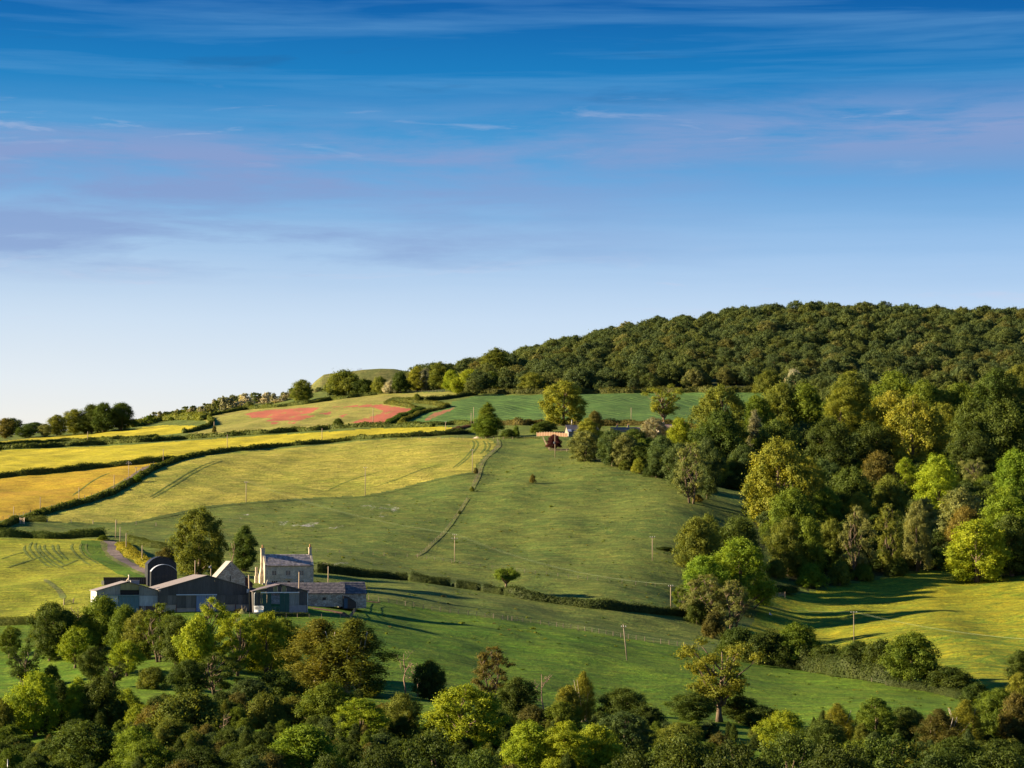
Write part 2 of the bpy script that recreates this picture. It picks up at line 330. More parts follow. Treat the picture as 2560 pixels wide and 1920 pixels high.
# ------------------------------------------------------------------ ground sheets, one per field
def densify(pts, step=8.0, closed=False):
    out = []; n = len(pts); rng_ = range(n if closed else n-1)
    for i in rng_:
        a = np.array(pts[i], float); b = np.array(pts[(i+1) % n], float); k = max(1, int(np.linalg.norm(b-a)/step))
        for j in range(k): out.append(tuple(a+(b-a)*j/k))
    if not closed: out.append(tuple(pts[-1]))
    return out
def smooth_px(pts, k=6):
    P = np.array([pts[0]]+list(pts)+[pts[-1]], float); out = []
    for i in range(len(P)-3):
        for j in range(k):
            f = j/k; p0, p1, p2, p3 = P[i:i+4]
            out.append(tuple(0.5*(2*p1+(p2-p0)*f+(2*p0-5*p1+4*p2-p3)*f*f+(3*p1-p0-3*p2+p3)*f**3)))
    out.append(tuple(pts[-1])); return out
def world_poly(pts, step=12.0):
    return np.array([tuple(ground(u, v))[:2] for u, v in densify(pts, step, True)])
def inside(poly, x, y):
    r = np.zeros(x.shape, bool); n = len(poly); j = n-1
    for i in range(n):
        xi, yi = poly[i]; xj, yj = poly[j]
        if yi != yj:
            c = ((yi > y) != (yj > y)) & (x < (xj-xi)*(y-yi)/(yj-yi)+xi); r ^= c
        j = i
    return r
FIELDS = [
 ('barley_field', 'barley', [(100,1304),(135,1288),(195,1270),(264,1250),(310,1228),(350,1203),(392,1178),(450,1157),(510,1141),(612,1129),(775,1116),(925,1100),(1030,1096),(1120,1094),(1180,1095),(1215,1097),(1234,1104),(1239,1110),(1232,1122),(1207,1143),(1187,1170),(1181,1180),(1105,1194),(1003,1220),(913,1239),(773,1245),(615,1256),(529,1265),(407,1290),(325,1308),(200,1307)]),
 ('ripening_crop_field', 'orange', [(-1000,1240),(0,1196),(122,1184),(317,1165),(395,1157),(380,1163),(346,1181),(285,1222),(195,1253),(0,1302),(-200,1335),(-1000,1390)]),
 ('hay_field', 'yellow', [(-1000,1200),(0,1189),(244,1168),(407,1151),(447,1147),(508,1134),(610,1122),(773,1109),(922,1093),(1028,1089),(1150,1079),(1140,1070),(1100,1066),(935,1072),(814,1080),(692,1087),(541,1097),(366,1109),(244,1116),(0,1126),(-1000,1150)]),
 ('upper_hay_field', 'yellow', [(-1000,1125),(0,1110),(163,1101),(346,1094),(392,1090),(460,1081),(500,1073),(488,1064),(407,1063),(345,1070),(200,1085),(0,1103),(-1000,1112)]),
 ('clover_field', 'clover', [(505,1046),(521,1040),(610,1024),(753,1012),(900,991),(942,985),(1109,980),(1190,980),(1186,986),(1109,997),(1028,1001),(963,1005),(1012,1018),(1052,1025),(999,1045),(967,1062),(900,1065),(814,1073),(692,1081),(541,1091),(470,1083),(525,1064)]),
 ('green_crop_field', 'green', [(1020,1058),(1052,1036),(1117,1021),(1130,1005),(1190,990),(1361,987),(1480,985),(1600,983),(1700,981),(1930,981),(1990,1000),(1990,1040),(1900,1060),(1700,1062),(1480,1060),(1150,1058)]),
 ('mown_meadow', 'striped', [(-1000,1345),(0,1345),(183,1349),(262,1345),(272,1356),(276,1380),(296,1401),(333,1420),(370,1436),(330,1470),(250,1560),(85,1555),(0,1555),(-1000,1555)]),
 ('buttercup_meadow', 'butter', [(1905,1505),(1950,1492),(2020,1482),(2100,1465),(2200,1447),(2370,1417),(2400,1448),(2450,1450),(2560,1442),(3300,1430),(3300,1745),(2560,1735),(2420,1752),(2300,1714),(2150,1692),(1990,1665),(1870,1625),(1850,1590),(1880,1560)]),
 ('orchard_pasture', 'pasture', [(922,1500),(987,1510),(1085,1527),(1207,1543),(1329,1558),(1451,1576),(1573,1597),(1700,1617),(1747,1625),(1850,1652),(2000,1674),(2300,1724),(2450,1762),(2560,1800),(3300,1850),(3300,1918),(-1000,1918),(-1000,1558),(85,1558),(230,1560),(240,1537),(900,1514)]),
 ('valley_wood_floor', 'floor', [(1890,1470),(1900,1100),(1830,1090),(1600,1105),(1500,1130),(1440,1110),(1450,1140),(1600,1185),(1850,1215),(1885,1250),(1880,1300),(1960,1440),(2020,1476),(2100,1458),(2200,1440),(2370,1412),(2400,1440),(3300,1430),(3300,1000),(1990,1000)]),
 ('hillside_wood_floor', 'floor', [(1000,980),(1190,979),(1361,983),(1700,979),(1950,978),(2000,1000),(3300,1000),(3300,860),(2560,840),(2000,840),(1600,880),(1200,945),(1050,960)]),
]
PATCH = {
 'clover_field': [[(610,1035),(678,1024),(800,1018),(779,1033),(731,1039),(796,1037),(751,1051),(665,1053),(682,1045),(630,1045)],
                  [(805,1018),(950,1012),(1031,1022),(975,1061),(873,1057),(942,1037),(960,1028),(930,1018)],
                  [(796,1034),(828,1030),(826,1038)], [(845,1040),(875,1034),(855,1044)], [(660,1060),(700,1055),(690,1062)], [(720,1058),(740,1055),(736,1060)]],
 'green_crop_field': [[(1058,1050),(1085,1032),(1140,1018),(1142,1022),(1096,1040),(1075,1052)]],
 'meadow': [[(650,1262),(770,1255),(770,1272),(660,1274)], [(690,1300),(780,1304),(900,1316),(820,1324),(690,1312)],
            [(885,1260),(960,1256),(1005,1270),(960,1296),(915,1287)], [(780,1406),(870,1404),(880,1412),(790,1416)], [(1085,1350),(1118,1350),(1110,1358)], [(1420,1366),(1460,1366),(1455,1378)], [(560,1290),(640,1280),(650,1296),(570,1304)]],
}
ua = np.concatenate([np.arange(-1300, -20, 40), np.arange(-20, 2585, 5.5), np.arange(2600, 3900, 40)])
Da = np.concatenate([np.exp(np.linspace(math.log(12), math.log(330), 36))[:-1], np.exp(np.linspace(math.log(330), math.log(2000), 420)), np.exp(np.linspace(math.log(2000), math.log(4200), 16))[1:]])
UU, DD = np.meshgrid(ua, Da); XX = (UU-1280)/F*DD; ZZ = H(XX, DD)
TV = np.stack([XX, DD, ZZ], -1).reshape(-1, 3)
e = 0.35; nx = -(H(XX+e, DD)-H(XX-e, DD))/(2*e); ny = -(H(XX, DD+e)-H(XX, DD-e))/(2*e)
TN = np.stack([nx, ny, np.ones_like(nx)], -1).reshape(-1, 3); TN /= np.linalg.norm(TN, axis=1)[:, None]
nc = len(ua); r_, c_ = np.meshgrid(np.arange(len(Da)-1), np.arange(nc-1), indexing='ij')
i0 = (r_*nc+c_).ravel(); TQ = np.stack([i0, i0+1, i0+nc+1, i0+nc], -1)
cen = TV[TQ].mean(1); owner = np.full(len(TQ), -1)
for k, (nm, mk, poly) in enumerate(FIELDS):
    wp = world_poly(poly); mfree = (owner < 0) & inside(wp, cen[:, 0], cen[:, 1]); owner[mfree] = k
owner[(owner < 0) & (cen[:, 1] < 345)] = [f[0] for f in FIELDS].index('orchard_pasture')
def sheet(name, sel, mk, patches):
    Q = TQ[sel]; used, inv = np.unique(Q, return_inverse=True); Q = inv.reshape(Q.shape)
    me = mesh_np(name, TV[used], Q, [GM[mk]], True)
    a = me.attributes.new('patch', 'FLOAT', 'POINT'); pv = np.zeros(len(used), np.float32)
    for p in patches:
        wp = world_poly(p, 8.0); x, y = TV[used, 0], TV[used, 1]; m = inside(wp, x, y).astype(np.float32)
        pv = np.maximum(pv, m*0.70)
        c = wp.mean(0); s = wp.std(0)*1.9+4; pv = np.maximum(pv, 0.27*np.exp(-(((x-c[0])/s[0])**2+((y-c[1])/s[1])**2)*1.2).astype(np.float32))
    a.data.foreach_set('value', pv)
    me.normals_split_custom_set_from_vertices(TN[used].tolist())
    o = link(name, me); tag(o, kind='structure'); return o
for k, (nm, mk, poly) in enumerate(FIELDS): sheet(nm, owner == k, mk, PATCH.get(nm, []))
sheet('meadow', owner == -1, 'meadow', PATCH['meadow'])

def strip(name, pts, width, mk, lift=0.06, smooth=True, taper=False, wob=0.0, struct=True):
    P = np.array([tuple(ground(u, v)) for u, v in densify(smooth_px(pts) if smooth else pts, 5)])[:, :2]
    L = np.concatenate([[0], np.cumsum(np.linalg.norm(np.diff(P, axis=0), axis=1))]); n = max(3, int(L[-1]/1.5)); s = np.linspace(0, L[-1], n)
    Q = np.stack([np.interp(s, L, P[:, 0]), np.interp(s, L, P[:, 1])], -1)
    for _ in range(6): Q[1:-1] = (Q[:-2]+Q[1:-1]*2+Q[2:])/4
    T = np.gradient(Q, axis=0); T /= np.linalg.norm(T, axis=1)[:, None]; Nn = np.stack([-T[:, 1], T[:, 0]], -1)
    w = np.full(n, width/2.0)
    if wob: w = w*(1+wob*np.sin(s/3.1)*np.sin(s/7.7+1))
    if taper: w *= np.minimum(1, np.minimum(s, L[-1]-s)/6.0)+0.02
    cols = 3; V = []
    for j in range(cols):
        f = -1+2*j/(cols-1); p = Q+Nn*(w*f)[:, None]; V.append(np.stack([p[:, 0], p[:, 1], H(p[:, 0], p[:, 1])+lift], -1))
    V = np.stack(V, 1).reshape(-1, 3); i, j = np.meshgrid(np.arange(n-1), np.arange(cols-1), indexing='ij'); a = (i*cols+j).ravel()
    Fc = np.stack([a, a+1, a+cols+1, a+cols], -1); o = link(name, mesh_np(name, V, Fc, [GM[mk]], True)); tag(o, kind='structure'); return o

# tracks and ruts
strip('farm_track', [(272,1354),(283,1362),(282,1378),(300,1396),(337,1416),(371,1432),(392,1444)], 3.6, 'gravel', 0.10, wob=0.15)
strip('gravel_lane', [(262,1236),(300,1214),(335,1190),(362,1172),(392,1160)], 3.0, 'gravel', 0.10)
for off in (0, 5):
    strip('wheel_track', [(-20,1309+off),(40,1293+off),(110,1271+off),(200,1249+off),(262,1226+off),(320,1196+off),(366,1171+off)], 1.1, 'rut', 0.07)
strip('mown_strip', [(232,1352),(232,1372),(252,1392),(290,1415),(330,1432),(362,1446)], 7.5, 'pasture', 0.05)
strip('grass_verge', [(262,1354),(266,1370),(274,1386),(300,1406),(336,1424),(372,1441)], 3.2, 'rough', 0.07)
strip('dirt_path', [(770,1518),(795,1523),(822,1526),(850,1533),(868,1540)], 3.0, 'soil', 0.06, wob=0.4, taper=True)
strip('dirt_path', [(905,1503),(930,1505),(952,1506)], 2.6, 'soil', 0.06, taper=True)
strip('dirt_path', [(110,1448),(130,1462),(150,1480),(160,1500)], 1.6, 'rough', 0.06, taper=True)
R4_ = lambda L: [(x/5.267, 1150+y/5.267) for x, y in L]
for L in ([(335,1120),(315,1170),(340,1225),(385,1280),(440,1330)], [(420,1080),(385,1160),(430,1230),(500,1300),(600,1380),(690,1430)],
          [(485,1090),(455,1140),(500,1215),(560,1290),(650,1360),(740,1420)], [(525,1120),(520,1180),(590,1260),(680,1340),(790,1410),(860,1450)],
          [(600,1115),(580,1160),(650,1245),(760,1330),(870,1400)], [(690,1115),(700,1180),(770,1260),(830,1320)],
          [(760,1110),(770,1190),(830,1260),(900,1330)], [(970,1105),(935,1150),(990,1235),(1080,1320),(1200,1400)],
          [(1080,1105),(1050,1150),(1090,1240),(1190,1310),(1300,1380)], [(1145,1100),(1125,1160),(1165,1230),(1240,1290)],
          [(0,1315),(160,1255),(360,1205)], [(60,1440),(250,1370),(460,1305),(640,1250)], [(700,1440),(800,1410),(930,1360),(1040,1310)]):
    strip('wheel_track', R4_(L), 0.75, 'rut', 0.08, taper=True)
for L in ([(372,1245),(420,1215),(455,1192),(500,1167),(540,1152)], [(378,1248),(430,1218),(468,1193),(510,1170),(556,1152)],
          [(1188,1100),(1195,1112),(1184,1130),(1165,1150),(1140,1170)], [(1180,1101),(1185,1112),(1174,1132),(1150,1156),(1130,1172)],
          [(1208,1102),(1213,1118),(1200,1136)], [(1218,1104),(1224,1116),(1214,1132)], [(935,1218),(1000,1196),(1060,1172),(1110,1160)], [(820,1226),(890,1196),(960,1178)]):
    strip('wheel_track', L, 0.8, 'rut', 0.08, taper=True)
strip('wheel_track', [(180,1240),(205,1222),(240,1198),(270,1184),(290,1180)], 0.7, 'rut', 0.07, taper=True)
strip('worn_line', [(1185,1226),(1240,1222),(1320,1210),(1400,1196),(1500,1190),(1590,1186)], 0.9, 'rut', 0.06, taper=True)
strip('reed_strip', [(1170,1247),(1146,1283),(1113,1329),(1085,1356),(1060,1380),(1040,1392)], 1.6, 'rough', 0.12)
strip('grass_verge', [(1178,1224),(1192,1198),(1207,1155),(1231,1131),(1247,1115),(1243,1100)], 2.4, 'rough', 0.12)
strip('shaded_crop_edge', [(325,1310),(407,1293),(529,1268),(615,1259),(773,1248),(913,1242),(1003,1223),(1105,1197),(1181,1183)], 3.2, 'bank', 0.10)  # dark strip: shaded edge of the standing barley put into colour

# far grassy mound
def far_mound():
    pts = [(760,992),(773,966),(790,948),(808,934),(825,931),(860,930),(885,925),(905,922),(950,919),(985,920),(1005,924),(1030,928),(1070,936),(1110,950),(1150,965)]
    D0 = 2450; n = 90; us_ = np.linspace(760, 1150, n); vs = np.interp(us_, [p[0] for p in pts], [p[1] for p in pts])
    zt = D0*np.tan(row_el(vs)); x = (us_-1280)/F*D0; rows = []
    for k, t in enumerate(np.linspace(-1, 1.3, 44)):
        f = 1-min(1, abs(t))**1.15; base = H(x*0+x.mean(), np.full(n, D0)+t*170)-18
        z = base + (zt-base)*f + 1.2*np.sin(x/9+t*6)*min(1, abs(t)*3) + 1.0*np.sin(x/23-t*9)*min(1, abs(t)*3); rows.append(np.stack([x+0*t, np.full(n, D0+t*170), z], -1))
    V = np.stack(rows).reshape(-1, 3); i, j = np.meshgrid(np.arange(43), np.arange(n-1), indexing='ij'); a = (i*n+j).ravel()
    o = link('grassy_mound', mesh_np('grassy_mound', V, np.stack([a, a+1, a+n+1, a+n], -1), [GM['mound']], True)); tag(o, kind='structure')
far_mound()
# ------------------------------------------------------------------ trees
def leaf_quads(C, N, s, rng):
    n = len(C); N = N/(np.linalg.norm(N, axis=1)[:, None]+1e-9); r = rng.normal(size=(n, 3)); T = np.cross(N, r); T /= (np.linalg.norm(T, axis=1)[:, None]+1e-9); B = np.cross(N, T)
    sz = s*(0.65+0.7*rng.random(n))[:, None]; V = np.stack([C+T*sz, C+B*sz*0.62, C-T*sz, C-B*sz*0.62], 1).reshape(-1, 3)
    return V, np.arange(4*n).reshape(-1, 4)
def crown_points(rng, lobes, n_leaf, zsq=0.8, clus=14, droop=0.0, fill=0.12):
    """lobes: list of (centre, radius). clusters of leaves round every lobe's shell"""
    cen = np.array([c for c, r in lobes]); rad = np.array([r for c, r in lobes]); w = rad**2/np.sum(rad**2); C = []; N = []
    for c, r, k in zip(cen, rad, w):
        m = max(30, int(n_leaf*k)); nk = max(4, int(clus*rng.uniform(0.7, 1.3)))
        d = rng.normal(size=(nk, 3)); d[:, 2] = d[:, 2]*0.8+0.35; d /= np.linalg.norm(d, axis=1)[:, None]
        cc = c + d*r*rng.uniform(0.55, 1.0, (nk, 1))*np.array([1, 1, zsq]); cr = r*rng.uniform(0.22, 0.42, nk)
        pick = rng.integers(0, nk, m); g = rng.normal(size=(m, 3))*0.55; g[:, 2] *= (0.8+droop*1.6)
        p = cc[pick]+g*cr[pick][:, None]; p[:, 2] -= droop*np.abs(rng.normal(size=m))*r*0.5
        out = (p-c)/r*0.7 + g*0.9; out[:, 2] += 0.25; C.append(p); N.append(out+rng.normal(size=(m, 3))*0.38)
        mf = int(m*fill); pf = c+rng.normal(size=(mf, 3))*r*0.45; C.append(pf); N.append(rng.normal(size=(mf, 3)))
    return np.vstack(C), np.vstack(N)
def lobes_for(rng, H_, W_, base, n, prof='round', lr=(0.13, 0.2), inner=0.45):
    L = []; R = W_/2; z0 = base*H_; hz = (H_-z0)
    for i in range(n):
        f = (i+rng.random())/n                    # height fraction, spread evenly
        if prof == 'round': pr = math.sin(math.pi*min(1, 0.12+0.86*f))**0.55
        elif prof == 'tall': pr = (math.sin(math.pi*min(1, 0.16+0.82*f))**0.5)*(1-0.25*f)
        elif prof == 'cone': pr = 1-f*0.93
        elif prof == 'dome': pr = math.sqrt(max(0, 1-(f*0.96)**2))
        elif prof == 'flat': pr = 0.5+0.5*math.sin(math.pi*f)
        elif prof == 'vase': pr = 0.35+0.65*math.sin(math.pi*0.6*f+0.1)
        a = i*2.399963+rng.uniform(-0.5, 0.5); r = W_*rng.uniform(*lr); rr = max(0, (R*pr-r*0.8))*rng.uniform(inner, 1.0)
        z = z0+r*0.5+(hz-r*1.25)*f; L.append((np.array([rr*math.cos(a), rr*math.sin(a), z]), r*(0.7 if f > 0.85 else 1)))
    return L
PROTO = {}
def proto(kind, seed, H_, W_, base, n, prof, n_leaf, leaf, lr=(0.13, 0.2), inner=0.45, zsq=0.8, droop=0, fill=0.12, clus=14, tr=0.028, stems=1, bark=BARK, limbs=10, lean=0.03, single=False, mat=None):
    rng = np.random.default_rng(seed); lob = lobes_for(rng, H_, W_, base, n, prof, lr, inner)
    C, N = crown_points(rng, lob, n_leaf, zsq, clus, droop, fill)
    C[:, 2] = np.maximum(C[:, 2], 0.05*H_*rng.random(len(C)))
    if not single: n2 = len(C); C = np.vstack([C, C+rng.normal(size=(n2, 3))*leaf*1.4, C[::3]+rng.normal(size=(len(C[::3]), 3))*leaf*1.4]); N = np.vstack([N, N+rng.normal(size=(n2, 3))*0.3, N[::3]]); leaf *= 0.68
    V, Q = leaf_quads(C, N, leaf, rng); EXT = (2*np.percentile(np.hypot(C[:, 0], C[:, 1]), 96), np.percentile(C[:, 2], 99.7))
    tm = MB(); r0 = H_*tr
    for s in range(stems):
        a = 2*math.pi*s/stems+rng.uniform(0, 2); off = 0 if stems == 1 else W_*0.13
        bx, by = off*0.35*math.cos(a), off*0.35*math.sin(a); zt = H_*0.82; pts = []
        for k in range(7):
            f = k/6; pts.append((bx+off*math.cos(a)*f*1.4+H_*lean*math.sin(3*f+seed)*f, by+off*math.sin(a)*f*1.4+H_*lean*math.cos(2*f+seed)*f, -0.4+(zt+0.4)*f))
        tm.tube(pts, [r0*(1.5 if k == 0 else 1.0-0.13*k)*(0.7 if stems > 1 else 1) for k in range(7)], 7)
        sel = rng.permutation(len(lob))[:limbs//stems+1]
        for li in sel:
            c, r = lob[li]; zc = c[2]; hz = np.clip(zc-0.28*H_-0.3*math.hypot(c[0], c[1]), base*H_*0.75, zt*0.9); f = (hz+0.4)/(zt+0.4); k = min(5, int(f*6)); g = f*6-k
            p0 = np.array(pts[k])*(1-g)+np.array(pts[k+1])*g; p3 = c+rng.normal(size=3)*r*0.2; p1 = p0+(p3-p0)*0.4+np.array([0, 0, -0.02*H_]); p1 += rng.normal(size=3)*0.02*H_
            tm.tube([p0, p1, p0+(p3-p0)*0.75+rng.normal(size=3)*0.012*H_, p3], [r0*0.42, r0*0.32, r0*0.2, r0*0.07], 5)
    if single:
        Vt = np.array(tm.V); nv = len(V); Fq = [tuple(q) for q in Q.tolist()]+[tuple(i+nv for i in f) for f in tm.F]
        me = mesh_np(kind, np.vstack([V, Vt]), Fq, [mat or LEAF, bark], False, [0]*len(Q)+[1]*len(tm.F)); PROTO[kind] = (me, None, EXT[1], EXT[0])
    else:
        me = mesh_np(kind+'_crown', V, Q, [mat or LEAF]); mt = mesh_np(kind+'_trunk', tm.V, tm.F, [bark], True); PROTO[kind] = (me, mt, EXT[1], EXT[0])
proto('round_a', 1, 15, 14, 0.03, 34, 'round', 13000, 0.26)
proto('round_b', 2, 15, 14, 0.03, 26, 'round', 12000, 0.26, lr=(0.15, 0.23))
proto('round_c', 3, 14, 14, 0.08, 46, 'dome', 13000, 0.25, lr=(0.10, 0.17))
proto('tall_a', 4, 18, 12, 0.03, 40, 'tall', 13000, 0.26)
proto('tall_b', 5, 18, 11, 0.02, 30, 'tall', 12000, 0.27, lr=(0.15, 0.24))
proto('bush_a', 6, 6, 8, 0.0, 26, 'dome', 8000, 0.17, lr=(0.13, 0.2), limbs=4, tr=0.02)
proto('bush_b', 7, 6, 9, 0.0, 32, 'dome', 8500, 0.18, lr=(0.09, 0.19), limbs=4, tr=0.02)
proto('birch', 8, 16, 10, 0.0, 38, 'tall', 15000, 0.17, lr=(0.09, 0.15), droop=0.7, stems=3, bark=PALEBARK, zsq=1.3, tr=0.016, limbs=12)
proto('open_a', 9, 15, 12, 0.22, 24, 'vase', 6500, 0.20, lr=(0.08, 0.14), fill=0.05, inner=0.55, limbs=24, tr=0.026, clus=10, lean=0.05)
proto('open_b', 10, 15, 11, 0.12, 26, 'round', 7500, 0.20, lr=(0.08, 0.13), fill=0.04, limbs=22, tr=0.022, stems=2, clus=9, lean=0.04)
proto('apple', 11, 7, 6.5, 0.12, 20, 'round', 5500, 0.14, lr=(0.12, 0.19), limbs=12, tr=0.028, clus=9, lean=0.04)
proto('poplar', 12, 18, 5, 0.04, 26, 'tall', 7000, 0.22, lr=(0.16, 0.26), zsq=1.4, limbs=6, tr=0.02)
proto('conifer', 13, 14, 6, 0.04, 40, 'cone', 7000, 0.22, lr=(0.10, 0.16), zsq=0.5, limbs=6, tr=0.018)
proto('flat_oak', 14, 9, 11, 0.38, 18, 'flat', 6000, 0.20, lr=(0.10, 0.17), zsq=0.6, limbs=16, tr=0.06, lean=0.07)
proto('sycamore', 15, 16, 15, 0.0, 58, 'round', 16000, 0.25, lr=(0.08, 0.14), clus=8, inner=0.6)
proto('ash', 16, 18, 14, 0.0, 48, 'dome', 15000, 0.22, lr=(0.09, 0.15), clus=20, inner=0.55)
for i, (lv, sd) in enumerate(((0.16, 21), (0.17, 22), (0.15, 23))):
    proto('near_%d' % i, sd, 11, 10, 0.05, 52, 'dome' if i != 1 else 'round', 22000, lv*0.72, lr=(0.07, 0.14), clus=22, inner=0.5, limbs=16, tr=0.02)
for i in range(5):
    proto('hill_%d' % i, 40+i, 11, 14, 0.0, 34+i*5, ('round', 'dome', 'round', 'flat', 'round')[i], 10500, 0.225, lr=(0.10, 0.17), clus=12, inner=0.5, limbs=3, tr=0.025, single=True)
for i in range(3):
    proto('scrub_%d' % i, 50+i, 6, 6, 0.0, 10+i*3, 'dome' if i != 2 else 'cone', 1400, 0.26, lr=(0.14, 0.24), clus=7, limbs=2, tr=0.02, single=True)

ntree = [0]
rt = random.Random(77)
def tree(kind, u, base, vtop, w, col, label, cat='tree', name=None, group=None, jit=True, single=False, loc=None):
    """base > 0: picture row of the foot (sighted onto the ground); base < 0: -distance"""
    if base < -700 and u > 1780 and vtop > 900 and kind not in ('bush_b', 'bush_a', 'poplar'): base = min(vtop+1.2*w+10, 1440)   # trees on the wooded slope stand a little taller than wide
    if 1530 < base < 1730 and u > 1835: w *= 1.28; vtop -= 3
    if base > 1780: w *= 1.14
    elif base > 1600 and u < 950: w *= 1.16
    elif base < 0 and u > 1900 and vtop > 900: w *= 1.14
    g = loc if loc is not None else (ground(u, base) if base > 0 else at(u, -base))
    h = max(1.0, top_z(vtop, g.y)-g.z) if vtop is not None else 12.0; wm = w/F*g.y
    me, mt, H_, W_ = PROTO[kind]; c = C_[col] if isinstance(col, str) else col
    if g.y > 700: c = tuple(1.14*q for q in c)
    if jit: k = rt.uniform(0.9, 1.1); c = (c[0]*k*rt.uniform(0.94, 1.06), c[1]*k, c[2]*k)
    sc_ = (wm/W_*1.04, wm/W_*1.04, h/H_); rz = rt.uniform(0, 6.28); ntree[0] += 1
    nm = name or ('bush' if cat == 'bush' else 'tree')
    if single or mt is None:
        o = link(nm, me, None, g, rz, sc_, c); tag(o, label, cat, group); return o
    o = empty(nm, g, rz); tag(o, label, cat, group)
    link('crown', me, o, scale=sc_, color=c); link('trunk', mt, o, scale=sc_); return o

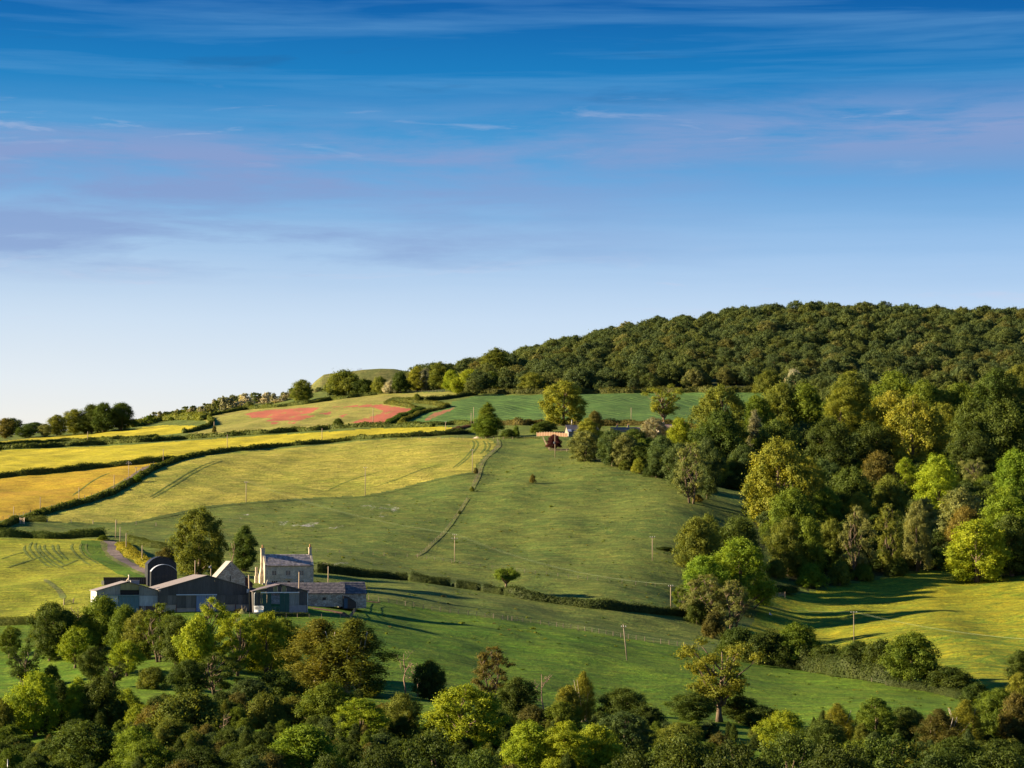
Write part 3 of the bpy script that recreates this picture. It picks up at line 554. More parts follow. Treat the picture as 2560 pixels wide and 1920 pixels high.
T = [ # kind, u, base, top row, width px, colour, label, category
 # by the farm
 ('sycamore',497,1440,1272,132,'olive','tallest broad chestnut tree behind the black curved barns, golden on its left side','tree'),
 ('tall_b',611,1428,1316,66,'dark','dark narrow tree between the big chestnut and the stone farmhouse','tree'),
 ('bush_b',414,1415,1370,52,'brown','small brownish bushy tree left of the big chestnut, above the curved barns','tree'),
 ('bush_a',478,1425,1385,52,'deep','dark shrub at the foot of the big chestnut beside the farm','bush'),
 ('bush_a',795,1475,1453,26,'dark','small dark shrub against the right end of the farmhouse','bush'),
 # orchard upper rank
 ('round_b',126,1651,1508,96,'dark','dark green tree below the mown meadow, left of the big rounded green tree','tree'),
 ('apple',189,1671,1567,74,'lime','yellow-green young tree with a short trunk at the upper orchard edge','tree'),
 ('round_a',252,1628,1492,100,'green','big green tree standing in front of the left barn door','tree'),
 ('round_c',312,1634,1515,78,'green','rounded dark green tree below the teal barn door','tree'),
 ('apple',317,1691,1602,68,'lime','small yellow-green fruit tree alone on the dark orchard grass','tree'),
 ('open_b',400,1655,1510,90,'green','thin-topped tree with a bare pale trunk in front of the big dark barn','tree'),
 ('round_b',440,1662,1540,84,'dark','dark tree filling the gap below the big barn','tree'),
 ('open_b',528,1672,1496,92,'lime','tallest yellow-green tree in front of the blue barn doors','tree'),
 ('round_a',492,1688,1545,86,'lime','bright yellow-green tree left below the blue barn doors','tree'),
 ('open_b',590,1690,1535,84,'lime','yellow-green tree with a forked trunk below the utility pole of the yard','tree'),
 ('ash',668,1688,1533,96,'lime','bright yellow-green tree below the green shed doors','tree'),
 ('round_b',708,1684,1548,84,'green','darker green tree right behind the bright tree below the green shed doors','tree'),
 ('birch',798,1735,1550,158,(0.135,0.145,0.028),'golden brown birch with pale stems at the right end of the orchard','tree'),
 ('birch',884,1738,1550,150,'olive','darker green birch right beside the golden brown birch','tree'),
 ('apple',24,1645,1566,56,'green','young green tree at the left picture edge below the dark hedge','tree'),
 ('open_a',58,1728,1612,84,'dark','half bare dark tree at the far left of the orchard','tree'),
 ('bush_a',127,1716,1663,42,'dark','small dark cone-shaped bush on the orchard grass','bush'),
 ('open_b',540,1738,1632,104,'dark','thin dark tree in the middle of the orchard','tree'),
 ('open_a',285,1720,1655,52,'deep','thin dark leafless-looking tree left of the orchard middle','tree'),
 ('round_a',160,1640,1528,74,'green','green tree filling the gap left of the low pale barn, upper orchard','tree'),
 ('round_b',356,1650,1528,84,'olive','olive tree between the teal door tree and the bare pale trunk','tree'),
 ('round_a',628,1668,1545,80,'green','green tree below the ring feeder, between two bright trees','tree'),
 ('round_b',232,1702,1618,62,'dark','dark low tree on the orchard grass below the big green tree','tree'),
 ('round_a',470,1745,1650,80,'dark','dark tree left of the thin dark orchard tree','tree'),
 ('bush_b',380,1722,1668,70,'olive','olive bush on the orchard grass right of the small fruit tree','bush'),
 # orchard lower rank
 ('round_a',88,1842,1682,108,'lime','yellow-green tree with visible trunk at the lower left orchard','tree'),
 ('tall_a',196,1828,1695,62,'lime','narrow bright tree lit from the left in the lower left orchard','tree'),
 ('round_b',252,1826,1692,92,'dark','dark tree right behind the narrow bright tree, lower left','tree'),
 ('tall_b',150,1822,1702,60,'deep','dark gap-filling tree between two sunlit trees, lower left','tree'),
 ('apple',318,1808,1722,58,'lime','lime green twisted small tree with two crowns','tree'),
 ('apple',345,1838,1760,58,'lime','lime green low tree in front of the twisted lime tree','tree'),
 ('bush_b',470,1848,1732,160,'olive','wide olive brown thicket in the lower orchard','bush'),
 ('bush_b',400,1845,1760,96,'rust','reddish brown side of the wide thicket, lower orchard','bush'),
 ('round_c',430,1880,1799,92,'olive','rounded olive green bush in front of the wide thicket','bush'),
 ('conifer',610,1866,1796,52,'green','small pointed green tree on the dark grass of the lower orchard','tree'),
 ('bush_a',622,1752,1697,84,'blue','grey-green shrub right of the orchard middle','bush'),
 ('bush_b',695,1748,1677,108,'dark','dark green broad shrub below the bright trees','bush'),
 ('bush_b',665,1828,1735,92,'olive','olive shrub with reddish tips in the lower orchard','bush'),
 ('round_c',735,1822,1742,88,'olive','rounded olive bush left of the yellow-topped green tree','bush'),
 ('round_a',820,1838,1708,120,'green','green tree with yellow top below the golden brown birch','tree'),
 ('round_c',210,1945,1808,160,'dark','big dark green tree at the lower left, nearest the bottom edge','tree'),
 ('round_b',335,1935,1818,94,'lush','saturated green tree right of the dark one at the bottom edge','tree'),
 ('round_a',370,1955,1850,112,'green','low green tree touching the bottom edge, left third','tree'),
 ('bush_b',60,1900,1860,130,'dark','dark bush in the bottom left corner','bush'),
 ('bush_a',8,1850,1752,56,'olive','olive bush cut by the left picture edge','bush'),
 ('round_c',757,1945,1815,158,'lush','wide bright green rounded tree at the bottom edge left of centre','tree'),
 ('ash',900,1872,1748,140,'lime','bright lime green ash lit from the left, lower centre','tree'),
 ('round_b',1005,1862,1736,86,'olive','olive golden tree between the lime ash and the wide yellow-green tree','tree'),
 ('bush_b',960,1840,1760,84,'rust','reddish olive bush behind the lime ash','bush'),
 ('sycamore',1160,1880,1716,168,'lime','wide yellow-green tree in the lower centre of the picture','tree'),
 ('round_b',1075,1752,1652,80,'dark','dark green tree beside the dead forked tree on the pasture edge','tree'),
 ('open_b',1231,1752,1618,104,'brown','thin golden tree with visible branches on the pasture edge','tree'),
 ('round_b',1292,1805,1695,84,'dark','dark green rounded tree right of the thin golden tree','tree'),
 ('birch',1458,1805,1680,52,'gold','pale yellow weeping tree on the pasture edge','tree'),
 ('round_c',1420,1805,1716,60,'gold','golden bush left of the pale weeping tree','bush'),
 ('round_b',1556,1815,1722,104,'dark','dark green rounded tree right of the pale weeping tree','tree'),
 ('bush_b',1610,1830,1765,90,'dark','low dark bush at the pasture edge left of the big open yellow tree','bush'),
 ('round_a',1402,1852,1756,86,'green','green tree below the golden bush, lower centre','tree'),
 ('bush_b',1330,1835,1765,70,'brown','brownish leafless shrub under the bare forked tree','bush'),
 ('round_c',1320,1945,1806,116,'lime','left part of the bright lime green trees at the bottom edge','tree'),
 ('ash',1412,1950,1806,120,'lime','middle one of the bright lime green trees at the bottom edge','tree'),
 ('round_a',1490,1945,1814,108,'lime','right one of the bright lime green trees at the bottom edge','tree'),
 ('sycamore',1560,1895,1782,124,'blue','dark blue-green tree with yellow tips, right of the lime trees','tree'),
 ('round_b',1700,1892,1808,104,'olive','olive tree below the big open yellow tree','tree'),
 ('open_a',1798,1805,1599,162,'gold','big open yellow tree with visible limbs on the lower pasture','tree'),
 ('round_b',1732,1805,1732,96,'dark','dark green shrubby tree left under the big open yellow tree','tree'),
 ('round_b',1850,1808,1740,80,'dark','dark green shrubby tree right under the big open yellow tree','tree'),
 ('bush_a',1908,1820,1767,98,'dark','dark bush right of the big open yellow tree','bush'),
 ('round_a',1960,1888,1779,106,'lime','light green rounded tree below the dark bush, lower right','tree'),
 ('birch',2095,1862,1760,68,'gold','pointed golden green tree in the lower right','tree'),
 ('ash',2190,1868,1745,96,'green','green tree with many tufts, tallest before the curved pasture edge','tree'),
 ('round_b',2262,1860,1768,80,'dark','dark green tree right of the tufted green tree','tree'),
 ('birch',2350,1885,1774,92,'brown','golden brown birch in the lower right corner group','tree'),
 ('birch',2415,1878,1752,84,'gold','golden green birch in the lower right corner group','tree'),
 ('round_b',2480,1868,1745,88,'green','green tree in the lower right corner group','tree'),
 ('round_a',2545,1870,1735,84,'brown','brownish tree at the right picture edge, lower corner','tree'),
 ('bush_b',2440,1768,1708,70,'dark','dark thicket where the curved hedge meets the right corner trees','bush'),
 ('round_b',2500,1808,1722,84,'green','green tree above the right corner birches','tree'),
 ('round_c',2548,1780,1684,70,'gold','golden green tree at the right picture edge','tree'),
 ('round_b',2552,1716,1630,58,'dark','dark tree at the right picture edge below the buttercup meadow','tree'),
 ('round_c',2390,1945,1845,124,'dark','dark green tree at the bottom edge, right side','tree'),
 ('round_b',2275,1945,1858,96,'olive','olive tree at the bottom edge, right side','tree'),
 ('round_b',2060,1900,1800,96,'dark','dark green tree between the light green and the tufted trees','tree'),
 ('round_b',2500,1940,1850,120,'dark','dark tree in the bottom right corner','tree'),
 ('round_b',640,1950,1862,120,'dark','dark tree at the bottom edge left of the bright green rounded tree','tree'),
 ('round_c',500,1955,1868,130,'deep','darkest bush at the bottom edge, left of centre','bush'),
 ('bush_b',560,1800,1750,90,'dark','dark shrub in the middle of the lower orchard','bush'),
 ('bush_b',1230,1850,1775,80,'deep','dark shrub under the rounded tree, lower centre','bush'),
 ('round_b',2160,1935,1850,110,'green','green tree at the bottom edge right of centre','tree'),
 # hedge line between pasture and buttercup meadow
 ('bush_b',1845,1645,1573,90,'dark','dark wide bush at the left end of the brook hedge','bush'),
 ('bush_b',1915,1660,1582,92,'dark','dark rounded bush between the brook hedge end and the round green tree','bush'),
 ('round_c',1992,1668,1562,84,'green','round green tree rising out of the brook hedge','tree'),
 ('bush_b',2072,1678,1616,84,'dark','dark bush right of the round green tree in the brook hedge','bush'),
 ('round_b',2145,1686,1606,74,'dark','dark spiky tree in the middle of the brook hedge','tree'),
 ('bush_b',2205,1697,1604,78,'dark','dark tree-like bush left of the largest brook hedge tree','bush'),
 ('round_c',2282,1714,1586,108,'green','largest rounded dark green tree in the brook hedge','tree'),
 ('bush_b',2372,1726,1672,104,'dark','dark bush tailing off the brook hedge to the right','bush'),
 ('bush_a',2025,1676,1640,60,'deep','low dark bush at the foot of the round green brook tree','bush'),
 # clump where the middle hedge ends
 ('round_c',1742,1425,1296,106,'olive','olive oak at the top left of the central tree clump','tree'),
 ('round_b',1770,1415,1288,70,'olive','pointed olive top of the central tree clump','tree'),
 ('round_a',1845,1425,1296,124,'dark','dark oak at the top right of the central tree clump','tree'),
 ('ash',1850,1522,1347,172,'lush','largest bright green ash of the central tree clump','tree'),
 ('round_a',1758,1508,1392,112,'lush','bright green tree left of the largest ash in the clump','tree'),
 ('round_b',1900,1512,1425,58,'dark','dark tree at the right foot of the central tree clump','tree'),
 ('open_b',1765,1562,1438,124,'pale','pale olive thin tree low in the central tree clump','tree'),
 ('open_b',1830,1580,1452,108,'pale','pale olive tree with two bare stems below the central clump','tree'),
 ('open_b',1702,1526,1464,46,'green','thin green tree beside the utility pole at the clump','tree'),
 ('bush_b',1785,1596,1528,58,'brown','brown-green bush at the lower tip of the central clump','bush'),
 ('bush_a',1742,1560,1500,52,'dark','dark bush where the middle hedge meets the clump','bush'),
 # front of the valley wood
 ('sycamore',1950,-800,1100,176,'gold','huge golden beech at the left corner of the valley wood','tree'),
 ('round_a',1915,-775,1170,96,'gold','golden lower tree at the left edge of the valley wood','tree'),
 ('ash',2024,-790,1146,92,'gold','golden tree right of the huge golden beech','tree'),
 ('round_c',2197,-905,1131,92,'brown','brownish rounded crown inside the valley wood','tree'),
 ('ash',2265,-880,1146,76,'lime','yellow-green crown right of the brownish one in the valley wood','tree'),
 ('ash',2345,-880,1138,124,'lime','broad lime green crown in the upper right of the valley wood','tree'),
 ('open_a',2434,-870,1146,66,'pale','thin pale tree in front of the dark wood, right','tree'),
 ('round_c',2540,-780,1126,104,'lush','bright green tree at the right picture edge in the valley wood','tree'),
 ('round_a',1980,-765,1222,112,'green','green tree below the huge golden beech','tree'),
 ('round_b',2128,-830,1170,112,'dark','dark green crown in the middle of the valley wood','tree'),
 ('round_c',2067,-775,1222,80,'green','green tree right of the golden tree in the valley wood front','tree'),
 ('ash',2148,-765,1232,78,'gold','golden tall tree in the middle of the valley wood front','tree'),
 ('round_c',2225,-790,1190,92,'olive','olive tall tree in the valley wood front','tree'),
 ('ash',2310,-750,1246,78,'pale','pale green tall tree in the valley wood front','tree'),
 ('sycamore',2400,-765,1224,122,'pale','pale green rounded horse chestnut in flower, right valley wood','tree'),
 ('round_c',2416,-738,1270,104,'rust','orange-brown tree in front of the right valley wood','tree'),
 ('ash',2518,-745,1220,150,'lush','big green tree at the right picture edge above the buttercup meadow','tree'),
 ('sycamore',2442,1456,1302,156,'lime','bright green leaning tree at the corner of the buttercup meadow','tree'),
 ('round_a',2530,-712,1290,120,'dark','dark green tree at the right edge behind the meadow corner tree','tree'),
 ('round_b',1972,1440,1298,92,'olive','olive tree at the left foot of the valley wood','tree'),
 ('round_a',2020,1452,1296,92,'green','green tree with a dark trunk at the foot of the valley wood','tree'),
 ('open_b',2144,1448,1268,84,'pale','tall thin tree with a lit pale trunk at the foot of the wood','tree'),
 ('open_b',2222,1440,1262,74,'olive','second thin tree with a lit trunk, right of the first','tree'),
 ('ash',2294,1428,1256,82,'pale','pale tree at the wood foot above the buttercup meadow','tree'),
 ('bush_b',2026,1470,1410,72,'lush','bright green bush at the wood foot near the field gate','bush'),
 ('bush_a',2100,1464,1402,54,'olive','olive bush right of the bright green bush at the wood foot','bush'),
 ('bush_b',2158,1452,1408,56,'green','green bush under the thin trees with lit trunks','bush'),
 ('bush_a',1940,1446,1398,54,'olive','small olive bush left at the wood foot','bush'),
 ('bush_b',2240,1440,1396,54,'dark','dark bush under the wood foot right of the lit trunks','bush'),
 ('bush_b',2340,1424,1374,60,'dark','dark bush at the wood foot left of the meadow corner tree','bush'),
 ('round_b',2080,-760,1300,76,'olive','olive tree between the foot trees of the valley wood','tree'),
 ('round_c',2190,-758,1290,72,'dark','dark tree between the two thin lit trunks','tree'),
 ('round_c',2260,-760,1285,64,'deep','dark narrow tree right of the thin lit trunks','tree'),
 ('bush_a',1962,1484,1466,58,'dark','low dark scrub beside the wooden field gate','bush'),
 # second rank
 ('sycamore',1802,-1050,966,132,'olive','broad olive crown at the corner of the green crop field','tree'),
 ('round_a',1800,-1010,1030,120,'dark','dark lower half tree under the broad olive crown','tree'),
 ('round_c',1892,-1085,990,76,'green','green rounded crown at the right end of the green crop field','tree'),
 ('poplar',1887,1135,1026,34,'silver','slender silver poplar standing out of the dark wood','tree'),
 ('round_a',1953,-1120,960,98,'olive','olive crown left in the second rank of the wood','tree'),
 ('round_a',2012,-1110,962,98,'green','green crown with the crop field showing behind it','tree'),
 ('ash',2128,-1150,930,130,'olive','high olive crown in the middle of the right wood','tree'),
 ('ash',2105,-1090,972,110,'gold','golden crown below the high olive one in the right wood','tree'),
 ('round_a',2237,-1160,930,118,'green','green crown right of the high olive one','tree'),
 ('round_c',2311,-1140,954,110,'green','rounded crown top in the upper right wood','tree'),
 ('round_b',2232,-1010,980,112,'gold','golden crown spreading left above the dark gap','tree'),
 ('ash',2350,-1010,976,92,'gold','golden tall crown in the right wood','tree'),
 ('sycamore',2284,-900,996,158,'gold','largest golden beech with drooping boughs in the right wood','tree'),
 ('ash',2362,-892,1010,104,'gold','golden beech just right of the largest one in the right wood','tree'),
 ('round_c',2432,-930,1000,124,'dark','dark blue-green crown right of the golden beeches','tree'),
 ('round_b',2512,-940,1008,150,'dark','dark crown at the right picture edge behind the golden beeches','tree'),
 ('round_b',2494,-1150,924,112,'dark','dark crown high up in the right wood','tree'),
 ('round_b',2548,-1160,914,72,'olive','olive crown at the right picture edge high in the wood','tree'),
 ('round_b',2400,-1130,960,104,'green','green crown in the upper right wood left of the high dark one','tree'),
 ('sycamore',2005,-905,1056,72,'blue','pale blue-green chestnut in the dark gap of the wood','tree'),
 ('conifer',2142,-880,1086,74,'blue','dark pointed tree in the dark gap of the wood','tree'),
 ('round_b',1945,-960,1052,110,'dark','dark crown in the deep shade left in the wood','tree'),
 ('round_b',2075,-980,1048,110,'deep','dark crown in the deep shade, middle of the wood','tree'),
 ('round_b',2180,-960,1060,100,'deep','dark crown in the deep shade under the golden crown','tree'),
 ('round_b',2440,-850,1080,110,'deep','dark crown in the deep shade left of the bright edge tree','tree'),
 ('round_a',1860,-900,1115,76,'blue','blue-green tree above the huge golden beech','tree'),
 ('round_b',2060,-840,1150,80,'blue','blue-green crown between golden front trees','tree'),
 # cluster by the cottages
 ('sycamore',1410,-1250,954,112,'gold','big golden oak standing in front of the green crop field','tree'),
 ('open_a',1660,-1235,964,90,'gold','thin golden tree in front of the green crop field, right','tree'),
 ('round_c',1487,-1190,1028,38,'brown','small dark brown crown right of the big golden oak','tree'),
 ('round_a',1219,1095,1036,74,'green','lower half of the green tree at the barley field corner','tree'),
 ('tall_a',1219,1094,1008,48,'green','tall green tree at the top corner of the barley field','tree'),
 ('bush_a',1270,1095,1073,40,'dark','dark bush right of the barley corner tree','bush'),
 ('bush_a',1290,1095,1064,18,'green','small upright bush between the barley corner tree and garden','bush'),
 ('round_b',1366,1083,1052,50,'dark','dark rounded tree by the cottage lawn','tree'),
 ('bush_a',1338,1084,1060,26,'green','small green tree left of the dark one on the cottage lawn','tree'),
 ('round_c',1386,1124,1087,38,'purple','dark purple copper-leaved tree in the cottage garden','tree'),
 ('sycamore',1464,1153,1078,80,'pale','pale golden sycamore with a lit trunk in front of the cottage','tree'),
 ('tall_a',1470,-1110,1047,58,'gold','golden tree rising behind the pale sycamore by the cottage','tree'),
 ('sycamore',1532,1165,1074,78,'blue','blue-green sycamore with a lit trunk, second from the left','tree'),
 ('round_b',1562,-1010,1086,64,'pale','pale tufted tree right of the blue-green sycamore','tree'),
 ('round_b',1585,-1090,1072,58,'dark','dark crown behind the blue-green sycamore','tree'),
 ('sycamore',1634,-1120,1045,72,'silver','silvery round crown near the far chimney','tree'),
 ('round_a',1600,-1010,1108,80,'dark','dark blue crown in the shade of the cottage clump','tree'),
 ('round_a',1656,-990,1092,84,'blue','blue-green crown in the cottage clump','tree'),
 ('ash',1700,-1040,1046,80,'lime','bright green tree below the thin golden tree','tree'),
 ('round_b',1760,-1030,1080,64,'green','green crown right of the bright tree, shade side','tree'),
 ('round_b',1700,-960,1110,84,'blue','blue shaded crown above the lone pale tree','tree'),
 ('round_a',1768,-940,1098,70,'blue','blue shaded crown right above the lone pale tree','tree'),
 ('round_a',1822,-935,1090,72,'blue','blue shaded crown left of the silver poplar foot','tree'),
 ('round_b',1838,-905,1140,56,'dark','dark crown at the inner corner of the meadow','tree'),
 ('tall_a',1642,1194,1128,46,'blue','pale blue-green small tree at the meadow edge','tree'),
 ('round_b',1688,1196,1140,50,'olive','olive tree at the meadow edge left of the lone pale tree','tree'),
 ('bush_a',1597,1184,1146,34,'gold','small golden bush at the meadow edge below the clump','bush'),
 ('bush_a',1562,1176,1150,30,'olive','small olive bush under the cottage clump','bush'),
 ('bush_b',1630,1192,1165,44,'deep','dark undergrowth bush at the meadow edge','bush'),
 ('open_b',1729,1259,1108,94,'pale','lone pale tree with a thick lit trunk on the meadow','tree'),
 ('bush_a',1744,1256,1236,26,'rust','rusty low growth at the foot of the lone pale tree','bush'),
 ('round_c',1798,1216,1150,54,'gold','golden rounded small tree right of the lone pale tree','tree'),
 ('round_b',1850,1214,1120,60,'deep','dark tree at the inner meadow corner beside the golden beech','tree'),
 ('bush_b',1830,1222,1190,60,'deep','dark bush at the inner meadow corner','bush'),
 ('round_b',1500,-1140,1078,60,'dark','dark crown between the cottage and the sycamores','tree'),
 # wood edge on the hill
 ('round_b',756,1005,950,56,'olive','olive tree standing alone in front of the bare mound','tree'),
 ('bush_b',860,990,926,92,'olive','big olive rounded tree hiding the foot of the mound','tree'),
 ('bush_b',908,986,948,62,'dark','dark olive bush right of the big rounded tree below the mound','bush'),
 ('bush_a',950,984,942,46,'olive','yellowish bush below the right end of the mound','bush'),
 ('bush_a',976,984,952,38,'white','white blossoming hawthorn with a dark side below the mound','bush'),
 ('bush_a',877,988,973,14,'white','small white blossoming hawthorn between two olive bushes','bush'),
 ('bush_b',1000,982,930,50,'dark','dark bush where the hill wood begins','bush'),
 ('tall_a',1020,-1640,946,38,'olive','olive tree at the left tip of the hill wood','tree'),
 ('tall_a',1042,-1620,918,44,'gold','golden olive tree at the left tip of the hill wood','tree'),
 ('round_b',1063,-1620,922,38,'silver','silvery grey tree near the left tip of the hill wood','tree'),
 ('tall_a',1100,-1600,906,60,'olive','tall green-gold tree on the front of the hill wood','tree'),
 ('round_a',1128,-1550,926,46,'lime','bright yellow-green tree on the front of the hill wood','tree'),
 ('round_a',1142,-1530,944,36,'lime','small bright tree in front of the yellow-green one','tree'),
 ('round_a',1174,-1530,924,60,'lime','rounded bright green tree on the hill wood edge','tree'),
 ('round_b',1148,-1540,950,30,'pale','small pale bush left of the rounded bright tree','bush'),
 ('round_c',1228,-1520,930,62,'green','rounded green tree with a short trunk on the hill wood edge','tree'),
 ('tall_a',1240,-1600,872,78,'olive','tall olive tree standing over the rounded green tree','tree'),
 ('round_b',1190,-1650,905,44,'brown','brownish tree in the hill wood behind the bright ones','tree'),
 ('round_b',1330,-1500,932,60,'olive','low olive tree at the foot of the hill wood','tree'),
 ('bush_b',1920,984,928,70,'olive','olive rounded bush-like tree above the green field corner','tree'),
 ('bush_b',1985,976,924,44,'white','white blossoming tree at the foot of the hill wood','tree'),
 ('bush_a',2434,950,918,22,'white','white blossoming tree high in the right wood','tree'),
 ('bush_a',2350,940,918,14,'white','tiny white blossoming tree in the right wood','tree'),
 ('bush_a',846,1064,1046,24,'dark','small round dark bush alone on the clover field','bush'),
 ('bush_a',1042,1004,984,20,'olive','small olive tree inside the winding hedges','tree'),
 ('bush_a',536,1083,1064,11,'brown','ivy-like bush round the pole at the clover field corner','bush'),
 ('flat_oak',1266,1477,1419,66,'green','contorted lone tree growing out of the middle hedge','tree'),
 ('bush_a',1190,1185,1169,11,'brown','tiny brown bush on the barley field fence','bush'),
 ('bush_a',1180,1229,1216,12,'olive','tiny bush at the fence corner below the barley field','bush'),
 ('bush_a',1332,1208,1186,15,'rust','small orange-brown bush alone on the meadow','bush'),
 ('bush_a',1149,1286,1276,8,'dark','tiny bush on the diagonal grassy fence line','bush'),
 ('bush_b',1660,1376,1367,44,'deep','low dark bramble patch on the meadow near the right pole','bush'),
 ('bush_a',343,1206,1188,22,'lush','bright green bush beside the lane hedge','bush'),
 ('bush_a',258,1350,1338,26,'green','leafy bush at the end of the hedge by the farm track','bush'),
 ('bush_a',600,1532,1524,30,'brown','tangle of brown weeds and timber by the yard pole','bush'),
 # skyline trees, left
 ('round_b',14,1096,1046,50,'rust','brownish tree at the left picture edge on the skyline','tree'),
 ('round_b',64,1094,1066,46,'dark','dark rounded tree right of the brownish skyline tree','tree'),
 ('round_a',86,-1750,1056,60,'blue','bluish distant tree behind the dark rounded skyline tree','tree'),
 ('round_b',112,1092,1060,32,'pale','pale grey-green tree left of the skyline grove','tree'),
 ('round_b',142,1089,1038,54,'olive','leftmost olive tree of the skyline grove','tree'),
 ('round_b',185,-1600,1024,58,'olive','second tree of the skyline grove','tree'),
 ('round_b',212,1084,1038,60,'dark','low dark tree in front of the skyline grove','tree'),
 ('round_a',228,-1600,1012,64,'dark','high dark tree in the middle of the skyline grove','tree'),
 ('round_a',258,-1590,1008,64,'dark','highest tree of the skyline grove','tree'),
 ('round_b',252,1080,1026,46,'olive','olive tree low in the middle of the skyline grove','tree'),
 ('round_a',302,1076,1008,76,'dark','rightmost dark tree of the skyline grove, sunlit on the left','tree'),
 ('round_b',30,-1760,1046,50,'dark','distant dark tree at the left end of the skyline','tree'),
]
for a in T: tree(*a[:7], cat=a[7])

# dark near canopy along the bottom edge
NEAR = [(1700,150,1846,300,'leftmost'), (1835,138,1862,300,'second'), (1965,150,1838,280,'third'), (2090,140,1868,280,'fourth'),
        (2215,150,1852,300,'fifth'), (2350,140,1884,300,'sixth'), (2490,150,1878,300,'rightmost')]
for i, (u, D, vt, w, wh) in enumerate(NEAR):
    tree('near_%d' % (i % 3), u, -D, vt, w, 'deep' if i % 2 else 'dark', 'dark leafy tree top at the bottom edge, %s of the right-hand row' % wh)
tree('near_1', 1080, -155, 1838, 300, 'deep', 'dark large-leaved tree top at the bottom edge, left of the centre')
tree('near_0', 960, -150, 1872, 260, 'deep', 'dark tree top at the bottom edge below the lime green ash')
tree('near_2', 1205, -145, 1880, 260, 'dark', 'low dark tree top at the bottom edge just left of the centre')
tree('near_0', 1580, -150, 1888, 240, 'deep', 'low dark tree top at the bottom edge right of the lime green trees')
tree('near_2', 820, -160, 1896, 200, 'deep', 'low dark leafy top at the bottom edge below the birches')

# bare and dead trees
def dead(u, base, vtop, wpx, label, seed, mat=DEADWOOD, n=7):
    g = ground(u, base); h = top_z(vtop, g.y)-g.z; w = wpx/F*g.y; rng = random.Random(seed); o = empty('dead_tree', g); tag(o, label, 'dead tree')
    m = MB(); lean = rng.uniform(-0.15, 0.15)*w; pts = [(lean*(k/5)**1.5+rng.uniform(-.03, .03)*h, rng.uniform(-.02, .02)*h, -0.3+h*k/5) for k in range(6)]
    m.tube(pts, [h*0.020*(1.2-0.19*k) for k in range(6)], 6); m.build('trunk', mat, o, True)
    for i in range(n):
        f = rng.uniform(0.3, 0.85); k = int(f*5); g2 = f*5-k; p0 = np.array(pts[k])*(1-g2)+np.array(pts[min(5, k+1)])*g2; a = rng.choice([0, math.pi])+rng.uniform(-0.9, 0.9)
        L = w*rng.uniform(0.3, 0.55); e_ = p0+np.array([math.cos(a)*L, math.sin(a)*L, h*rng.uniform(0.08, 0.3)]); mid = (p0+e_)/2+np.array([rng.uniform(-.05, .05)*w, 0, -0.03*h])
        b = MB(); b.tube([p0, mid, e_], [h*0.009, h*0.006, h*0.002], 5)
        for q in range(3):
            s0 = mid+(e_-mid)*rng.uniform(0.1, 0.9); s1 = s0+np.array([rng.uniform(-.25, .25)*w, rng.uniform(-.2, .2)*w, rng.uniform(0.02, 0.12)*h]); b.tube([s0, s1], [h*0.006, h*0.002], 4)
        b.build('limb', mat, o, True)
dead(1013, 1738, 1630, 44, 'dead bare forked trunk left of the dark tree on the pasture edge', 3)
dead(1042, 1742, 1655, 60, 'shorter dead leaning trunk right of the forked one', 5)
dead(1358, 1792, 1681, 52, 'bare twisted dead tree between dark and golden trees', 8)
dead(194, 1590, 1516, 50, 'bare brownish dead tree in front of the left barn', 12)
dead(582, 1430, 1350, 16, 'bare dead trunk between the chestnut and the dark narrow tree', 15, n=4)
dead(560, 1850, 1852-70, 30, 'thin bare dead stem over the lower orchard shrubs', 17)
dead(2325, 1850, 1785, 40, 'bare pinkish twigs left of the corner birches', 19)

# the woods as masses, past the trees told apart above
def proto_collection(name, kinds, mat):
    c = bpy.data.collections.new(name)
    for k in kinds:
        me = PROTO[k][0].copy(); me.materials[0] = mat; o = bpy.data.objects.new(name+'_tree', me); c.objects.link(o)
    return c
def scatter(name, pts, coll, label, cat):
    V = np.array([p[:3] for p in pts]); me = mesh_np(name, V, [])
    for nm, idx in (('scl', 3), ('rot', 4)):
        a = me.attributes.new(nm, 'FLOAT', 'POINT'); a.data.foreach_set('value', np.array([p[idx] for p in pts], np.float32))
    a = me.attributes.new('pick', 'INT', 'POINT'); a.data.foreach_set('value', np.array([p[5] for p in pts], np.int32))
    o = link(name, me); tag(o, label, cat, kind='stuff')
    ng = bpy.data.node_groups.new(name+'_nodes', 'GeometryNodeTree')
    ng.interface.new_socket('Geometry', in_out='INPUT', socket_type='NodeSocketGeometry'); ng.interface.new_socket('Geometry', in_out='OUTPUT', socket_type='NodeSocketGeometry')
    gi = ng.nodes.new('NodeGroupInput'); go = ng.nodes.new('NodeGroupOutput'); ip = ng.nodes.new('GeometryNodeInstanceOnPoints'); ci = ng.nodes.new('GeometryNodeCollectionInfo')
    ci.inputs['Collection'].default_value = coll; ci.inputs['Separate Children'].default_value = True; ci.inputs['Reset Children'].default_value = True
    ip.inputs['Pick Instance'].default_value = True
    def attr(nm, typ):
        n = ng.nodes.new('GeometryNodeInputNamedAttribute'); n.data_type = typ; n.inputs['Name'].default_value = nm; return n.outputs['Attribute']
    cx = ng.nodes.new('ShaderNodeCombineXYZ'); ng.links.new(attr('rot', 'FLOAT'), cx.inputs[2]); ng.links.new(cx.outputs[0], ip.inputs['Rotation'])
    ng.links.new(attr('scl', 'FLOAT'), ip.inputs['Scale']); ng.links.new(attr('pick', 'INT'), ip.inputs['Instance Index'])
    ng.links.new(gi.outputs[0], ip.inputs['Points']); ng.links.new(ci.outputs[0], ip.inputs['Instance']); ng.links.new(ip.outputs[0], go.inputs[0])
    md = o.modifiers.new('trees', 'NODES'); md.node_group = ng; return o
rw = random.Random(5)
hill = []
y = 1380.0
